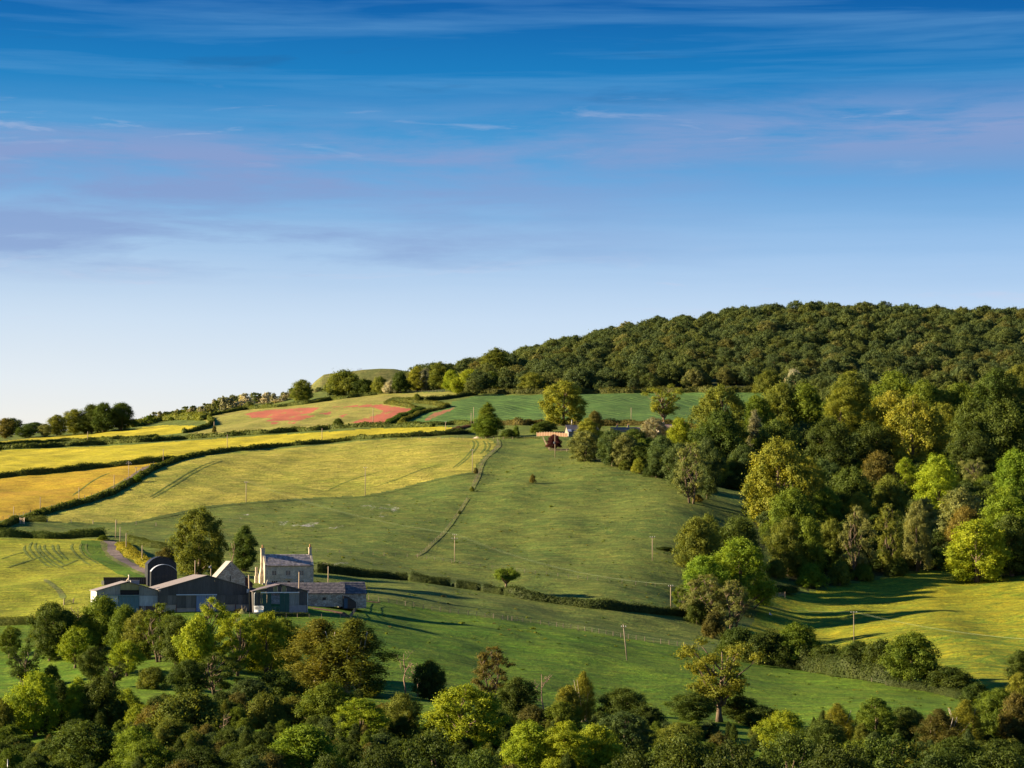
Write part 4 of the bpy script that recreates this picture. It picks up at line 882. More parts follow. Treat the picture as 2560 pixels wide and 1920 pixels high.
while y < 1980:
    x = (900-1280)/F*y
    while x < (3050-1280)/F*y:
        px, py = x+rw.gauss(0, 4.2), y+rw.gauss(0, 4.2); u = 1280+F*px/py
        dmin = 1494 if 1180 < u < 1960 else (1494-(u-1960)*1.6 if u >= 1960 else 1545+(1180-u)*0.75)
        dmin = max(dmin, 1370)
        if py > dmin and (u > 1225 or py < 1700+(u-1000)*0.4): hill.append((px, py, u))
        x += 11.0
    y += 10.6
hill.sort(key=lambda p: p[1])
# conifer-dark patch along the crest at the left tip of the wood, the rest mixed broadleaf
vis = [p for p in hill if 990 < p[2] < 2580]
single_ids = set(id(p) for p in vis[:64]); stuff_pts = []
HC = [(0.090,0.130,0.036), (0.080,0.125,0.036), (0.105,0.140,0.036), (0.085,0.120,0.040), (0.110,0.130,0.036), (0.075,0.11,0.036)]
for p in hill:
    px, py, u = p; s = 0.78+0.78*rw.random()**1.7+0.08*math.sin(px/31)*math.sin(py/27); z = float(H(px, py))-0.3
    if id(p) in single_ids:
        k = rw.randrange(5); c = HC[rw.randrange(6)]; c = C_[c] if isinstance(c, str) else c; s *= 0.95
        o = link('tree', PROTO['hill_%d' % k][0], None, (px, py, z), rw.uniform(0, 6.28), (s, s, s*rw.uniform(0.95, 1.2)), c)
        tag(o, 'broadleaf tree in the front rank of the hillside wood above the crop field', 'tree', 'front rank trees of the hillside wood')
    else: stuff_pts.append((px, py, z, s, rw.uniform(0, 6.28), rw.randrange(5)))
scatter('hillside_wood', stuff_pts, proto_collection('hill_wood', ['hill_%d' % i for i in range(5)], WOODLEAF), 'dense broadleaf wood covering the hill to the skyline', 'wood')
crest = []
for i in range(70):
    u = rw.uniform(1060, 1270); D = rw.uniform(1690, 1800); g = at(u, D); crest.append((g.x, g.y, g.z, rw.uniform(0.75, 1.05), rw.uniform(0, 6.28), rw.randrange(2)))
PINE = foliage_mat('pine_needles', [(0.0,c4(C_['pine'])),(0.5,c4((0.05,0.05,0.028))),(0.8,c4((0.035,0.05,0.02)))])
scatter('pine_wood', crest, proto_collection('pine_set', ['hill_1', 'hill_4'], PINE), 'dark brownish pines along the crest left of the broadleaf wood', 'wood')
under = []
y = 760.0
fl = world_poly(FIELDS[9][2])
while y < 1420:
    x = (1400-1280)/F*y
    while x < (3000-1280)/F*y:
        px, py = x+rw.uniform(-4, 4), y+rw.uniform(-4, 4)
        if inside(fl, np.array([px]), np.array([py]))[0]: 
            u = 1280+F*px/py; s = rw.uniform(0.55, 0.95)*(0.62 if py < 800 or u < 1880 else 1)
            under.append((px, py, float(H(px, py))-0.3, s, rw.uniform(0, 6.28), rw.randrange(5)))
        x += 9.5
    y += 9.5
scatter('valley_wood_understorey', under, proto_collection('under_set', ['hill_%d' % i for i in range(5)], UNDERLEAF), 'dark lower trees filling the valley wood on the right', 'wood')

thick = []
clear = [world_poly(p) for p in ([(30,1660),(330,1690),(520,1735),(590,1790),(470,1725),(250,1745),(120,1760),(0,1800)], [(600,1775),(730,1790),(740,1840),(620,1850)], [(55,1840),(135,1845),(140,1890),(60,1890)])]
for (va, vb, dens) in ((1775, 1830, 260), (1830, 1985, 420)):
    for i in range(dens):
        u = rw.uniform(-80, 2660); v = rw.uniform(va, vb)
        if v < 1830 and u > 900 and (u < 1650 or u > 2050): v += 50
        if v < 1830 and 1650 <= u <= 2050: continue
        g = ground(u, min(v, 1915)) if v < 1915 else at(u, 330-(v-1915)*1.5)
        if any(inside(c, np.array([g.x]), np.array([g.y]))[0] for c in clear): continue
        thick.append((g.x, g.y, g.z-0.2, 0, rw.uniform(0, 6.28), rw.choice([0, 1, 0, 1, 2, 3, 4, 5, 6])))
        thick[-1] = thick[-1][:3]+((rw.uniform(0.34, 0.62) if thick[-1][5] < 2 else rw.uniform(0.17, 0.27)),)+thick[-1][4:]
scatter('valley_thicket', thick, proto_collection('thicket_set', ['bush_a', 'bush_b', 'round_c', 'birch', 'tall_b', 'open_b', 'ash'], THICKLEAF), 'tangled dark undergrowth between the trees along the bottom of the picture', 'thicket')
# scrub on the far left skyline
rs = random.Random(31)
for i in range(74):
    f = (i+rs.random())/74; u = 372+f*400; D = rs.uniform(1720, 1900); g = at(u, D)
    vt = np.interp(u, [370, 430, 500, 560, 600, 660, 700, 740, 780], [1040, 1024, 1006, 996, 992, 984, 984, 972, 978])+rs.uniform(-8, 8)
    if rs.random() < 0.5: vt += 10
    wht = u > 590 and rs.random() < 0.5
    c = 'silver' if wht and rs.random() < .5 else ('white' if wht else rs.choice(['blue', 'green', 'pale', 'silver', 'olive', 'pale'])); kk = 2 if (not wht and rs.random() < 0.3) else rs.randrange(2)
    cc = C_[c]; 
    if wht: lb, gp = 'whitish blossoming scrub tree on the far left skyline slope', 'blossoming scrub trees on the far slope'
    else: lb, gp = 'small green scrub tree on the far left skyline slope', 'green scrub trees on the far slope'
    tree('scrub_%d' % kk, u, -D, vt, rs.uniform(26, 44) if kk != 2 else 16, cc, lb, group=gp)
for i in range(16):
    u = rs.uniform(790, 1010); D = rs.uniform(1760, 1980); tree('scrub_%d' % rs.randrange(2), u, -D, rs.uniform(958, 975), rs.uniform(16, 30), rs.choice(['blue', 'dark', 'silver', 'olive']), 'small scrub tree at the foot of the bare mound', group='scrub trees below the mound')

# ------------------------------------------------------------------ hedges
def hedge(pts, h, w, col, label, name='hedge', seed=0, leaf=None, hv=0.32, cat='hedge', lift=0.0):
    rng = np.random.default_rng(seed+int(pts[0][0])*7+int(pts[0][1]))
    P = np.array([tuple(ground(u, v)) for u, v in densify(smooth_px(pts), 5)])[:, :2]
    keep = np.concatenate([[True], np.linalg.norm(np.diff(P, axis=0), axis=1) > 0.05]); P = P[keep]
    L = np.concatenate([[0], np.cumsum(np.linalg.norm(np.diff(P, axis=0), axis=1))]); tot = L[-1]; n = max(4, int(tot/1.2)); s = np.linspace(0, tot, n)
    Q = np.stack([np.interp(s, L, P[:, 0]), np.interp(s, L, P[:, 1])], -1)
    for _ in range(8): Q[1:-1] = (Q[:-2]+Q[1:-1]*2+Q[2:])/4
    Tn = np.gradient(Q, axis=0); Tn /= (np.linalg.norm(Tn, axis=1)[:, None]+1e-9); Nn = np.stack([-Tn[:, 1], Tn[:, 0]], -1)
    ph = rng.uniform(0, 6, 4); hh = h*(1+hv*(0.5*np.sin(s/5.3+ph[0])+0.5*np.sin(s/2.1+ph[1])*np.sin(s/13.0+ph[2]))+rng.normal(0, 0.04, n)); ww = w/2*(1+0.18*np.sin(s/3.7+ph[3])+rng.normal(0, 0.05, n))
    endf = np.clip(np.minimum(s, tot-s)/1.5, 0.15, 1)**0.5; hh *= endf; ww *= endf
    prof_ = [(-1.0, -0.12), (-1.05, 0.4), (-0.8, 0.86), (0, 1.0), (0.8, 0.86), (1.05, 0.4), (1.0, -0.12)]; m = len(prof_); V = []
    for a, b in prof_:
        p = Q+Nn*(ww*a*0.78*(1+rng.normal(0, 0.05, n)))[:, None]; V.append(np.stack([p[:, 0], p[:, 1], H(Q[:, 0], Q[:, 1])+hh*b*0.84+rng.normal(0, 0.03, n)*h], -1))
    V = np.stack(V, 1).reshape(-1, 3); i, j = np.meshgrid(np.arange(n-1), np.arange(m-1), indexing='ij'); a = (i*m+j).ravel(); F1 = np.stack([a, a+m, a+m+1, a+1], -1)
    D = Q[:, 1].mean(); ls = leaf or np.clip(D/2400*0.55, 0.12, 0.5); ls = max(ls, math.sqrt(tot*(2*h+w)/(11000*0.75))); cnt = int(tot*(2*h+w)/(ls*ls*0.75))
    t = rng.random(cnt)*(n-1); k = np.minimum(n-2, t.astype(int)); f = t-k; q = Q[k]*(1-f)[:, None]+Q[k+1]*f[:, None]; nn_ = Nn[k]; hhh = hh[k]; www = ww[k]
    th = rng.uniform(-0.15, math.pi+0.15, cnt); cx = np.cos(th); cz = np.clip(np.sin(th), 0, 1)**0.6; r = rng.uniform(0.86, 1.08, cnt)
    pos = np.stack([q[:, 0]+nn_[:, 0]*cx*www*r, q[:, 1]+nn_[:, 1]*cx*www*r, H(q[:, 0], q[:, 1])+cz*hhh*r*np.where(rng.random(cnt) < 0.5, rng.random(cnt)**0.4, 1)], -1)
    N = np.stack([nn_[:, 0]*cx, nn_[:, 1]*cx, cz+0.1], -1)+rng.normal(size=(cnt, 3))*0.45; V2, Q2 = leaf_quads(pos, N, ls*0.75, rng)
    org = np.array([Q[n//2, 0], Q[n//2, 1], float(H(Q[n//2, 0], Q[n//2, 1]))]); V = np.vstack([V, V2])-org
    o = link(name, mesh_np(name, V, np.vstack([F1, Q2+n*m]), [LEAF]), None, org, color=C_[col] if isinstance(col, str) else col); tag(o, label, cat); return o
HG = (0.082, 0.112, 0.026)
hedge([(-60,1130),(0,1124),(142,1118),(244,1112),(366,1105),(541,1093),(692,1083),(814,1075),(900,1068),(1000,1069),(1085,1067)], 2.6, 3.0, HG, 'long dark hedge along the top of the yellow hay field')
hedge([(-60,1116),(0,1112),(163,1104),(346,1096),(392,1092)], 1.8, 2.4, HG, 'short hedge strand just above the long one at the left')
hedge([(460,1083),(500,1075),(525,1065),(530,1054),(520,1048)], 2.4, 3.0, HG, 'hedge curving up between the upper hay field and the clover field')
hedge([(334,1068),(370,1059),(407,1052),(450,1048),(488,1048),(515,1050)], 4.2, 9.0, (0.12,0.15,0.03), 'broad sunlit bank of bushes above the upper hay field')
hedge([(521,1042),(610,1025),(700,1018),(753,1012),(830,1001),(900,992),(942,987)], 2.4, 2.6, HG, 'hedge along the top of the clover field below the skyline scrub')
hedge([(-60,1201),(0,1195),(122,1183),(244,1171),(317,1164),(407,1154),(440,1150)], 2.6, 3.0, HG, 'hedge between the yellow hay field and the orange crop field')
hedge([(1160,1081),(1100,1086),(1028,1092),(922,1097),(800,1109),(700,1117),(610,1125),(508,1138),(447,1152),(386,1173),(346,1197),(305,1221),(264,1242),(195,1262),(122,1282),(70,1297)], 2.0, 3.2, HG, 'long curving hedge along the top and left of the barley field', hv=0.3)
hedge([(43,1303),(80,1304),(118,1305)], 2.0, 2.4, HG, 'short dark hedge beside the small white gate posts')
hedge([(-30,1334),(0,1322),(25,1312),(44,1302)], 2.2, 3.0, HG, 'short leafy hedge running up to the white gate posts')
hedge([(-60,1343),(0,1343),(81,1345),(150,1347),(205,1344),(262,1341)], 2.5, 3.2, (0.06,0.095,0.02), 'thick hedge along the top of the mown meadow')
hedge([(317,1354),(345,1360),(366,1366),(400,1371),(428,1374)], 2.2, 3.0, HG, 'dark hedge between the farm track and the big chestnut', hv=0.15)
hedge([(-60,1566),(0,1564),(40,1562),(86,1560)], 1.9, 2.4, HG, 'clipped dark hedge at the bottom of the mown meadow', hv=0.06)
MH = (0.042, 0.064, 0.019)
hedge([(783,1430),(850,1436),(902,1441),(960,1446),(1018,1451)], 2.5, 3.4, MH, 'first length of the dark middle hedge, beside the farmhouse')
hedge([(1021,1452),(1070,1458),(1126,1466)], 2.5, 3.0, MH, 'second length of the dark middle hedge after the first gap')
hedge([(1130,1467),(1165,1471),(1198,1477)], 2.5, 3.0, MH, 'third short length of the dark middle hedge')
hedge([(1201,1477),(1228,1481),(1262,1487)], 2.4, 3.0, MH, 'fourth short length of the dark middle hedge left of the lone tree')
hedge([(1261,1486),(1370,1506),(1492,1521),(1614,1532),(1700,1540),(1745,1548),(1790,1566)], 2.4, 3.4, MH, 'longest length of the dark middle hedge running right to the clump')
hedge([(963,1008),(1000,1003),(1028,1002),(1060,1003)], 2.4, 3.4, HG, 'hedge at the left bend of the winding lane on the hill')
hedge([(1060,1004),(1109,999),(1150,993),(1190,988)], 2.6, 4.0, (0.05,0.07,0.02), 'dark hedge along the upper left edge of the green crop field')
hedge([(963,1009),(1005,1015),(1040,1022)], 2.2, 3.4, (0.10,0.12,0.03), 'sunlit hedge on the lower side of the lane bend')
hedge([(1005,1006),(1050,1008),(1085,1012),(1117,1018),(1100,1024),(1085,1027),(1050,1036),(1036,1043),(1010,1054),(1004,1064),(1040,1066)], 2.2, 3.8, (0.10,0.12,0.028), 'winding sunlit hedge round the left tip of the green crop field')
hedge([(967,1064),(999,1046),(1036,1033),(1058,1024)], 2.4, 4.2, (0.07,0.12,0.025), 'hedge along the lane at the right end of the clover field')
hedge([(1003,1068),(1090,1063),(1182,1061)], 2.2, 3.4, HG, 'hedge under the left part of the green crop field')
hedge([(1240,1063),(1361,1063),(1480,1065),(1600,1064),(1700,1068),(1800,1076)], 3.0, 3.6, (0.09,0.085,0.026), 'brownish hedge along the bottom of the green crop field')
hedge([(1195,984),(1280,984),(1361,985),(1467,984),(1600,982),(1700,980),(1900,980),(1960,980)], 3.2, 5.0, (0.08,0.095,0.026), 'low scrubby hedge where the hillside wood meets the crop field', hv=0.4)
hedge([(1025,1092),(1080,1090),(1130,1087),(1182,1083)], 1.9, 3.2, MH, 'dark hedge at the right end of the yellow hay field')
hedge([(1117,1082),(1150,1074),(1180,1066)], 1.6, 3.2, (0.11,0.075,0.07), 'purplish bramble heap in the right tip of the hay field')
hedge([(2215,1712),(2295,1724),(2360,1735),(2415,1750)], 1.8, 2.6, MH, 'low hedge at the curved lower end of the brook', hv=0.1)
hedge([(1990,1672),(2090,1686),(2180,1700),(2250,1712)], 4.4, 5.0, MH, 'low growth under the brook hedge trees')
hedge([(1870,1650),(1930,1662),(1990,1672)], 3.6, 5.0, MH, 'low growth at the left end of the brook hedge')
hedge([(1920,1482),(1955,1480),(1990,1478)], 1.8, 3.0, MH, 'low dark scrub row above the field gate')
hedge([(305,1362),(318,1378),(340,1394),(365,1410),(392,1424)], 1.4, 5.5, (0.22,0.22,0.03), 'yellow weedy bank beside the farm track')
hedge([(640,1541),(690,1541),(740,1541),(770,1541)], 0.9, 2.0, (0.05,0.075,0.02), 'row of nettles in front of the right shed')
hedge([(1250,1097),(1300,1096),(1350,1096)], 0.6, 1.2, (0.09,0.11,0.03), 'low growth along the top meadow fence')

# ------------------------------------------------------------------ tussocks
def tuft_proto(name, seed, n=46, r=0.55, h=0.5):
    rng = np.random.default_rng(seed); C = np.stack([rng.normal(0, r*.45, n), rng.normal(0, r*.45, n), rng.random(n)*h*.6], -1); N = rng.normal(size=(n, 3)); N[:, 2] *= .4
    V, Q = leaf_quads(C, N, 0.16, rng); return mesh_np(name, V, Q, [LEAF])
for i in range(3): PROTO['tuft_%d' % i] = (tuft_proto('tuft_%d' % i, 60+i), None, 1, 1)
TUFT = foliage_mat('tussock_leaves', [(0.0,c4((0.08,0.135,0.018))),(0.3,c4((0.12,0.165,0.024))),(0.55,c4((0.06,0.11,0.016))),(0.78,c4((0.17,0.175,0.035))),(0.96,c4((0.12,0.10,0.04)))])
tp = []
zones = [world_poly(p, 25) for p in ([(0,1345),(45,1325),(320,1315),(620,1262),(1000,1227),(1180,1190),(1240,1105),(1370,1100),(1480,1140),(1700,1205),(1880,1260),(1870,1480),(1760,1560),(1500,1530),(1250,1490),(900,1445),(800,1430),(300,1350)],
         [(930,1512),(1330,1565),(1700,1622),(2000,1678),(2300,1728),(2450,1770),(2200,1790),(1700,1790),(1100,1740),(900,1640),(870,1550)], [(780,1460),(1000,1460),(1260,1492),(1600,1545),(1800,1590),(1840,1630),(1330,1552),(930,1498)])]
for wp in zones:
    x0, y0 = wp.min(0); x1, y1 = wp.max(0); k = int((x1-x0)*(y1-y0)/38); X = np.array([rw.uniform(x0, x1) for _ in range(k)]); Yv = np.array([rw.uniform(y0, y1) for _ in range(k)])
    dens = 0.5+0.5*np.sin(X/9+2*np.sin(Yv/17))*np.sin(Yv/11+np.sin(X/13)); m = inside(wp, X, Yv) & (np.array([rw.random() for _ in range(k)]) < dens*(0.25+0.75*np.clip(0.5+np.sin(X/41+1.7*np.sin(Yv/53))*np.sin(Yv/37), 0, 1)))
    for a, b, zz in zip(X[m], Yv[m], H(X[m], Yv[m])): tp.append((float(a), float(b), float(zz)-.05, rw.uniform(0.35, 1.0)*(1.6 if rw.random() < 0.04 else 1), rw.uniform(0, 6.28), rw.randrange(3)))
scatter('tussocks', tp, proto_collection('tuft_set', ['tuft_0', 'tuft_1', 'tuft_2'], TUFT), 'coarse tussocks and weeds dotted over the meadows', 'grass')
# ------------------------------------------------------------------ building materials
def sheet_mat(name, col, var=0.2, wl=0.30, rough=0.6, metal=0.0, dirt=(0.10,0.07,0.05)):
    """corrugated sheet: fine vertical waves in relief, streaky weathering in colour"""
    m, t, out = newmat(name); P = opos(t); sx = NN(t, 'ShaderNodeSeparateXYZ'); t.links.new(P, sx.inputs[0])
    xy = mathn(t, 'ADD', sx.outputs[0], sx.outputs[1])
    w = mathn(t, 'SINE', mathn(t, 'MULTIPLY', xy, 2*math.pi/wl)); n = noise(t, mapping(t, P, scale=(2.2, 2.2, 0.25)), 1.6, 5, 0.65); n2 = noise(t, P, 0.7, 4, 0.6)
    oi = NN(t, 'ShaderNodeObjectInfo'); v = mathn(t, 'MULTIPLY_ADD', oi.outputs['Random'], var*1.6, 1-var*0.8)
    c = mixc(t, 1.0, c4(col), ramp(t, n, [(0.3, 0.72), (0.7, 1.22)]), 'MULTIPLY'); cv = NN(t, 'ShaderNodeCombineColor')
    for k in range(3): t.links.new(v, cv.inputs[k])
    c = mixc(t, 1.0, c, cv.outputs[0], 'MULTIPLY'); c = mixc(t, ramp(t, n2, [(0.55, 0.0), (0.8, 0.5)]), c, c4(dirt))
    bsdf(t, out, c, rough, w, 0.5, 0.004, metal); return m
def stone_mat(name, ca, cb, cc, sx_=2.6, sz=5.0):
    m, t, out = newmat(name); P = opos(t); vo = NN(t, 'ShaderNodeTexVoronoi'); vo.inputs['Scale'].default_value = 1.0; vo.inputs['Randomness'].default_value = 0.8
    Pm = mapping(t, P, scale=(sx_, sx_, sz)); t.links.new(Pm, vo.inputs['Vector'])
    ve = NN(t, 'ShaderNodeTexVoronoi'); ve.feature = 'DISTANCE_TO_EDGE'; ve.inputs['Scale'].default_value = 1.0; ve.inputs['Randomness'].default_value = 0.8; t.links.new(Pm, ve.inputs['Vector'])
    sp = NN(t, 'ShaderNodeSeparateColor'); t.links.new(vo.outputs['Color'], sp.inputs[0])
    c = ramp(t, sp.outputs[0], [(0.0, c4(ca)), (0.5, c4(cb)), (1.0, c4(cc))]); n = noise(t, P, 0.6, 5, 0.7); n3 = noise(t, P, 2.5, 4, 0.7)
    c = mixc(t, 1.0, c, ramp(t, n, [(0.32, 0.62), (0.68, 1.25)]), 'MULTIPLY'); c = mixc(t, 1.0, c, ramp(t, n3, [(0.35, 0.8), (0.65, 1.15)]), 'MULTIPLY')
    e_ = ramp(t, ve.outputs['Distance'], [(0.0, 0.0), (0.10, 1.0)]); c = mixc(t, mathn(t, 'SUBTRACT', 0.5, mathn(t, 'MULTIPLY', e_, 0.5)), c, (0.20,0.17,0.14,1))
    bsdf(t, out, c, 0.95, e_, 0.7, 0.03); return m
STONE = stone_mat('limestone_wall', (0.50,0.43,0.33), (0.60,0.52,0.40), (0.40,0.34,0.26))
BARNSTONE = stone_mat('rubble_wall', (0.56,0.50,0.41), (0.46,0.38,0.30), (0.30,0.22,0.17), 2.2, 4.0)
def slate_mat(name, ca, cb):
    m, t, out = newmat(name); ge = NN(t, 'ShaderNodeNewGeometry'); n = noise(t, opos(t), 1.4, 5, 0.7)
    c = mixc(t, ge.outputs['Random Per Island'], c4(ca), c4(cb)); c = mixc(t, ramp(t, n, [(0.5, 0.0), (0.7, 0.7)]), c, (0.26,0.24,0.22,1)); bsdf(t, out, c, 0.85, n, 0.5, 0.02); return m
SLATE = slate_mat('stone_slates', (0.17,0.155,0.16), (0.38,0.34,0.35)); DARKSLATE = slate_mat('dark_slates', (0.075,0.072,0.085), (0.15,0.135,0.15))
GREYSHEET = sheet_mat('grey_cladding', (0.20,0.20,0.20)); DARKSHEET = sheet_mat('dark_cladding', (0.058,0.055,0.058), 0.35); MIDSHEET = sheet_mat('weathered_cladding', (0.105,0.095,0.090), 0.5)
PALESHEET = sheet_mat('pale_cladding', (0.33,0.36,0.40), 0.1); YELLOWSHEET = sheet_mat('clear_yellowed_sheet', (0.22,0.20,0.095), 0.15); ROOFSHEET = sheet_mat('cement_roof_sheet', (0.23,0.20,0.19), 0.1, 0.18)
BLUESHEET = sheet_mat('blue_door_sheet', (0.16,0.22,0.36), 0.08); TEALSHEET = sheet_mat('teal_door_sheet', (0.075,0.15,0.19), 0.05); GREENSHEET = sheet_mat('green_door_sheet', (0.010,0.062,0.055), 0.06, rough=0.5)
NAVYSHEET = sheet_mat('black_corrugated', (0.018,0.020,0.030), 0.15, 0.25, 0.5); SILVERSHEET = simple('galvanised_roof', (0.45,0.48,0.56), 0.45, 0.0, 2.0, 0.15, metal=0.3)
GREYROOF = sheet_mat('grey_roof_sheet', (0.30,0.28,0.26), 0.1, 0.2)
CONC = simple('concrete_panel', (0.33,0.27,0.22), 0.9, 0.02, 1.2, 0.18); BLOCK = simple('grey_blockwork', (0.25,0.23,0.24), 0.9, 0.02, 1.5, 0.15); BRICK = stone_mat('red_brick', (0.17,0.09,0.07), (0.20,0.11,0.085), (0.13,0.075,0.06), 4, 9)
REDPAINT = simple('red_oxide_steel', (0.16,0.035,0.03), 0.6); WHITE = simple('white_paint', (0.62,0.64,0.68), 0.5, 0, 2, 0.08); RAILBLUE = simple('pale_blue_rail', (0.42,0.47,0.58), 0.5, 0, 2, 0.12)
TEALRAIL = simple('teal_rail', (0.16,0.24,0.28), 0.5, 0, 2, 0.1); DARKWOOD = simple('dark_boards', (0.06,0.045,0.04), 0.9, 0.02, 3, 0.4, stretch=(4,4,0.5)); DARKFILL = simple('interior_shade', (0.02,0.018,0.02), 0.95)  # last one: near-black fill, the shade inside openings put into colour
STEEL = simple('galvanised_steel', (0.42,0.42,0.42), 0.45, 0, 3, 0.15, metal=0.5); TRIM = simple('dressed_stone', (0.42,0.37,0.30), 0.9, 0.01, 3, 0.12)
PALEPOT = simple('clay_pot', (0.42,0.22,0.11), 0.8)
m_, t_, out_ = newmat('window_glass'); bsdf(t_, out_, (0.02,0.024,0.03,1), 0.12, spec=0.6); GLASS = m_
FENCEWOOD = simple('larch_fence', (0.34,0.20,0.12), 0.85, 0.01, 4, 0.2); CREAM = simple('cream_render', (0.24,0.21,0.16), 0.9)

def box_part(name, mat, parent, x0, x1, y0, y1, z0, z1, **kw):
    m = MB(); m.box(x0, x1, y0, y1, z0, z1); return m.build(name, mat, parent, **kw)
def panels(parent, mat, x0, x1, z0, ztop, y=0.0, n=None, t=0.05, name='cladding_panel', skip=()):
    """a run of cladding sheets, every one its own object; ztop may be a function of x (gable)"""
    n = n or max(1, round((x1-x0)/1.05)); w = (x1-x0)/n; rng = random.Random(int(x0*10)+int(z0*7)); shared = None
    for i in range(n):
        if i in skip: continue
        a, b = x0+i*w+0.012, x0+(i+1)*w-0.012; j = rng.uniform(-0.012, 0.012)
        if callable(ztop):
            za, zb = ztop(a), ztop(b); mid = (a+b)/2
            if min(za, zb) < z0+0.05: za = max(za, z0+0.06); zb = max(zb, z0+0.06)
            m = MB(); m.prism([(a, z0), (b, z0), (b, zb), (a, za)], y-t+j, y+j); o = m.build(name, mat, parent)
        else:
            if shared is None:
                m = MB(); m.box(0, b-a, 0, t, 0, ztop-z0); shared = mesh_np(name, m.V, m.F, [mat])
            o = link(name, shared, parent, (a, y-t+j, z0))
def gable_roof(parent, W_, L_, he, hr, mat, over=0.35, th=0.12, xo=0.0, ridge=None, name='roof', front=0.3):
    """two thin slopes; ridge runs back along y"""
    r = ridge if ridge is not None else W_/2
    for sgn, x_e in ((-1, 0.0), (1, W_)):
        run = abs(x_e-r); k = (hr-he)/run; xe = x_e+sgn*over; ze = he-k*over
        poly = [(xe, ze), (r, hr), (r, hr+th), (xe, ze+th)] if sgn < 0 else [(r, hr), (xe, ze), (xe, ze+th), (r, hr+th)]
        m = MB(); m.prism([(x+xo+(0.0 if sgn < 0 else 0.004), z+0.04) for x, z in poly], -front, L_+0.3); m.build(name, mat, parent)
def gut(parent, x, z, y=-0.12, name='downpipe', zt=0):
    m = MB(); m.tube([(x, y, -0.1), (x, y, z-0.5), (x+0.22, y, z-0.1), (x+0.3, y, z)], [0.075]*4, 6); m.build(name, WHITE, parent, True)

FARM = {}
def farm_origin(u, D, v=None):
    x = (u-1280)/F*D; z = float(H(x, D)) if v is None else top_z(v, D); return Vector((x, D, z))

# ---- left barn
PSI = math.radians(14.5)
o = empty('left_barn', farm_origin(245, 564, 1534), math.radians(16)); o.name = 'cattle_barn'; tag(o, 'low pale grey barn with a teal sliding door, at the left end of the farmyard', 'barn')
Wd, Ln, he, hr = 14.5, 12.0, 5.25, 7.35; zt = lambda x: he+(hr-he)*(1-abs(x-Wd/2)/(Wd/2))-0.03
sx_ = Wd/147.0; X_ = lambda u: (u-245)*sx_
panels(o, GREYSHEET, 0.05, X_(301), 4.35, zt); panels(o, YELLOWSHEET, X_(301)+.02, X_(345), 5.5, zt, n=2)
box_part('dark_opening_panel', DARKFILL, o, X_(302), X_(345), 0.05, 0.08, 4.4, 5.45); panels(o, GREYSHEET, X_(346), Wd-0.05, 4.2, zt); panels(o, PALESHEET, X_(346), Wd-0.05, 1.7, 4.14)  # the dark band is a solid panel coloured as unlit depth
box_part('brick_wall', BRICK, o, X_(346), Wd-0.02, -0.02, 0.2, -0.8, 1.66); panels(o, PALESHEET, 0.35, X_(296), 0.05, 4.1, y=-0.08)
d_ = empty('sliding_door', (0, 0, 0)); d_.parent = o; panels(d_, TEALSHEET, X_(296.8), X_(345.5), 0.0, 4.12, y=-0.16, n=5, name='door_sheet')
box_part('door_rail', TEALRAIL, o, X_(251), X_(347), -0.36, -0.2, 4.16, 4.30)
box_part('wall', WHITE, o, -0.02, 0.12, 0.02, Ln, -1.5, he); box_part('wall', GREYSHEET, o, Wd-0.14, Wd, 0.02, Ln, -1.5, he)  # left wall white: its sunlit brightness is put into the colour
m = MB(); m.prism([(0.13, -1.5), (Wd-0.15, -1.5), (Wd-0.15, he-0.1), (Wd/2, hr-0.15), (0.13, he-0.1)], Ln-0.2, Ln); m.build('back_wall', GREYSHEET, o)
gable_roof(o, Wd, Ln, he, hr, ROOFSHEET)
m = MB(); m.tube([(7.9, 4.0, 6.9), (7.9, 4.0, 7.9), (8.05, 4.0, 8.6), (7.95, 4.0, 9.0)], [0.28, 0.2, 0.16, 0.22], 8); m.tube([(7.9, 4.0, 8.2), (7.45, 4.0, 7.6), (7.3, 4.0, 7.2)], [0.1, 0.09, 0.08], 6); m.build('roof_vent', simple('cream_cowl', (0.6,0.5,0.38), 0.7), o, True)
m = MB(); m.box(8.6, 10.6, 5.2, 6.6, 6.1, 7.6); m.box(8.5, 10.7, 5.1, 6.7, 7.6, 7.7); m.build('water_tank', simple('grey_tank', (0.28,0.27,0.26), 0.7), o)
m = MB()
for a in (10.55, 10.9, 11.25): m.tube([(a, -0.5, -0.3), (a+0.05, -0.35, 2.0)], [0.06, 0.06], 6)
po = m.build('pole_bundle', STEEL, None, loc=tuple(o.location), rz=PSI); tag(po, 'three grey pipes leaning on the brick base of the low pale barn', 'pipes')
gut(o, Wd-0.1, 4.3)

# ---- big barn
o = empty('big_barn', farm_origin(400.5, 566, 1531), math.radians(16.5)); tag(o, 'largest dark clad barn with blue sliding doors in the middle of the farmyard', 'barn')
Wd, Ln, he, hr = 23.0, 20.0, 5.35, 8.55; RX = 11.4
zt = lambda x: (he+(hr-he)*x/RX if x < RX else hr-(hr-he-0.05)*(x-RX)/(Wd-RX))-0.03
X_ = lambda u: (u-400.5)*Wd/233.0
panels(o, DARKSHEET, 0.05, Wd-0.05, 4.02, zt, n=21); panels(o, MIDSHEET, 0.05, X_(442), 1.78, 3.98, n=4)
panels(o, MIDSHEET, X_(442), X_(489), 1.0, 3.95, y=-0.1, n=4)
for a, b in ((489.7, 514), (514.8, 538)):
    d_ = empty('sliding_door', (0, 0, 0)); d_.parent = o; panels(d_, BLUESHEET, X_(a), X_(b), -0.1, 3.95, y=-0.16, n=2, name='door_sheet')
panels(o, MIDSHEET, X_(538.5), Wd-0.05, 1.78, 3.98, n=9)
cp = [0.02, 4.6, X_(489)-0.05]; 
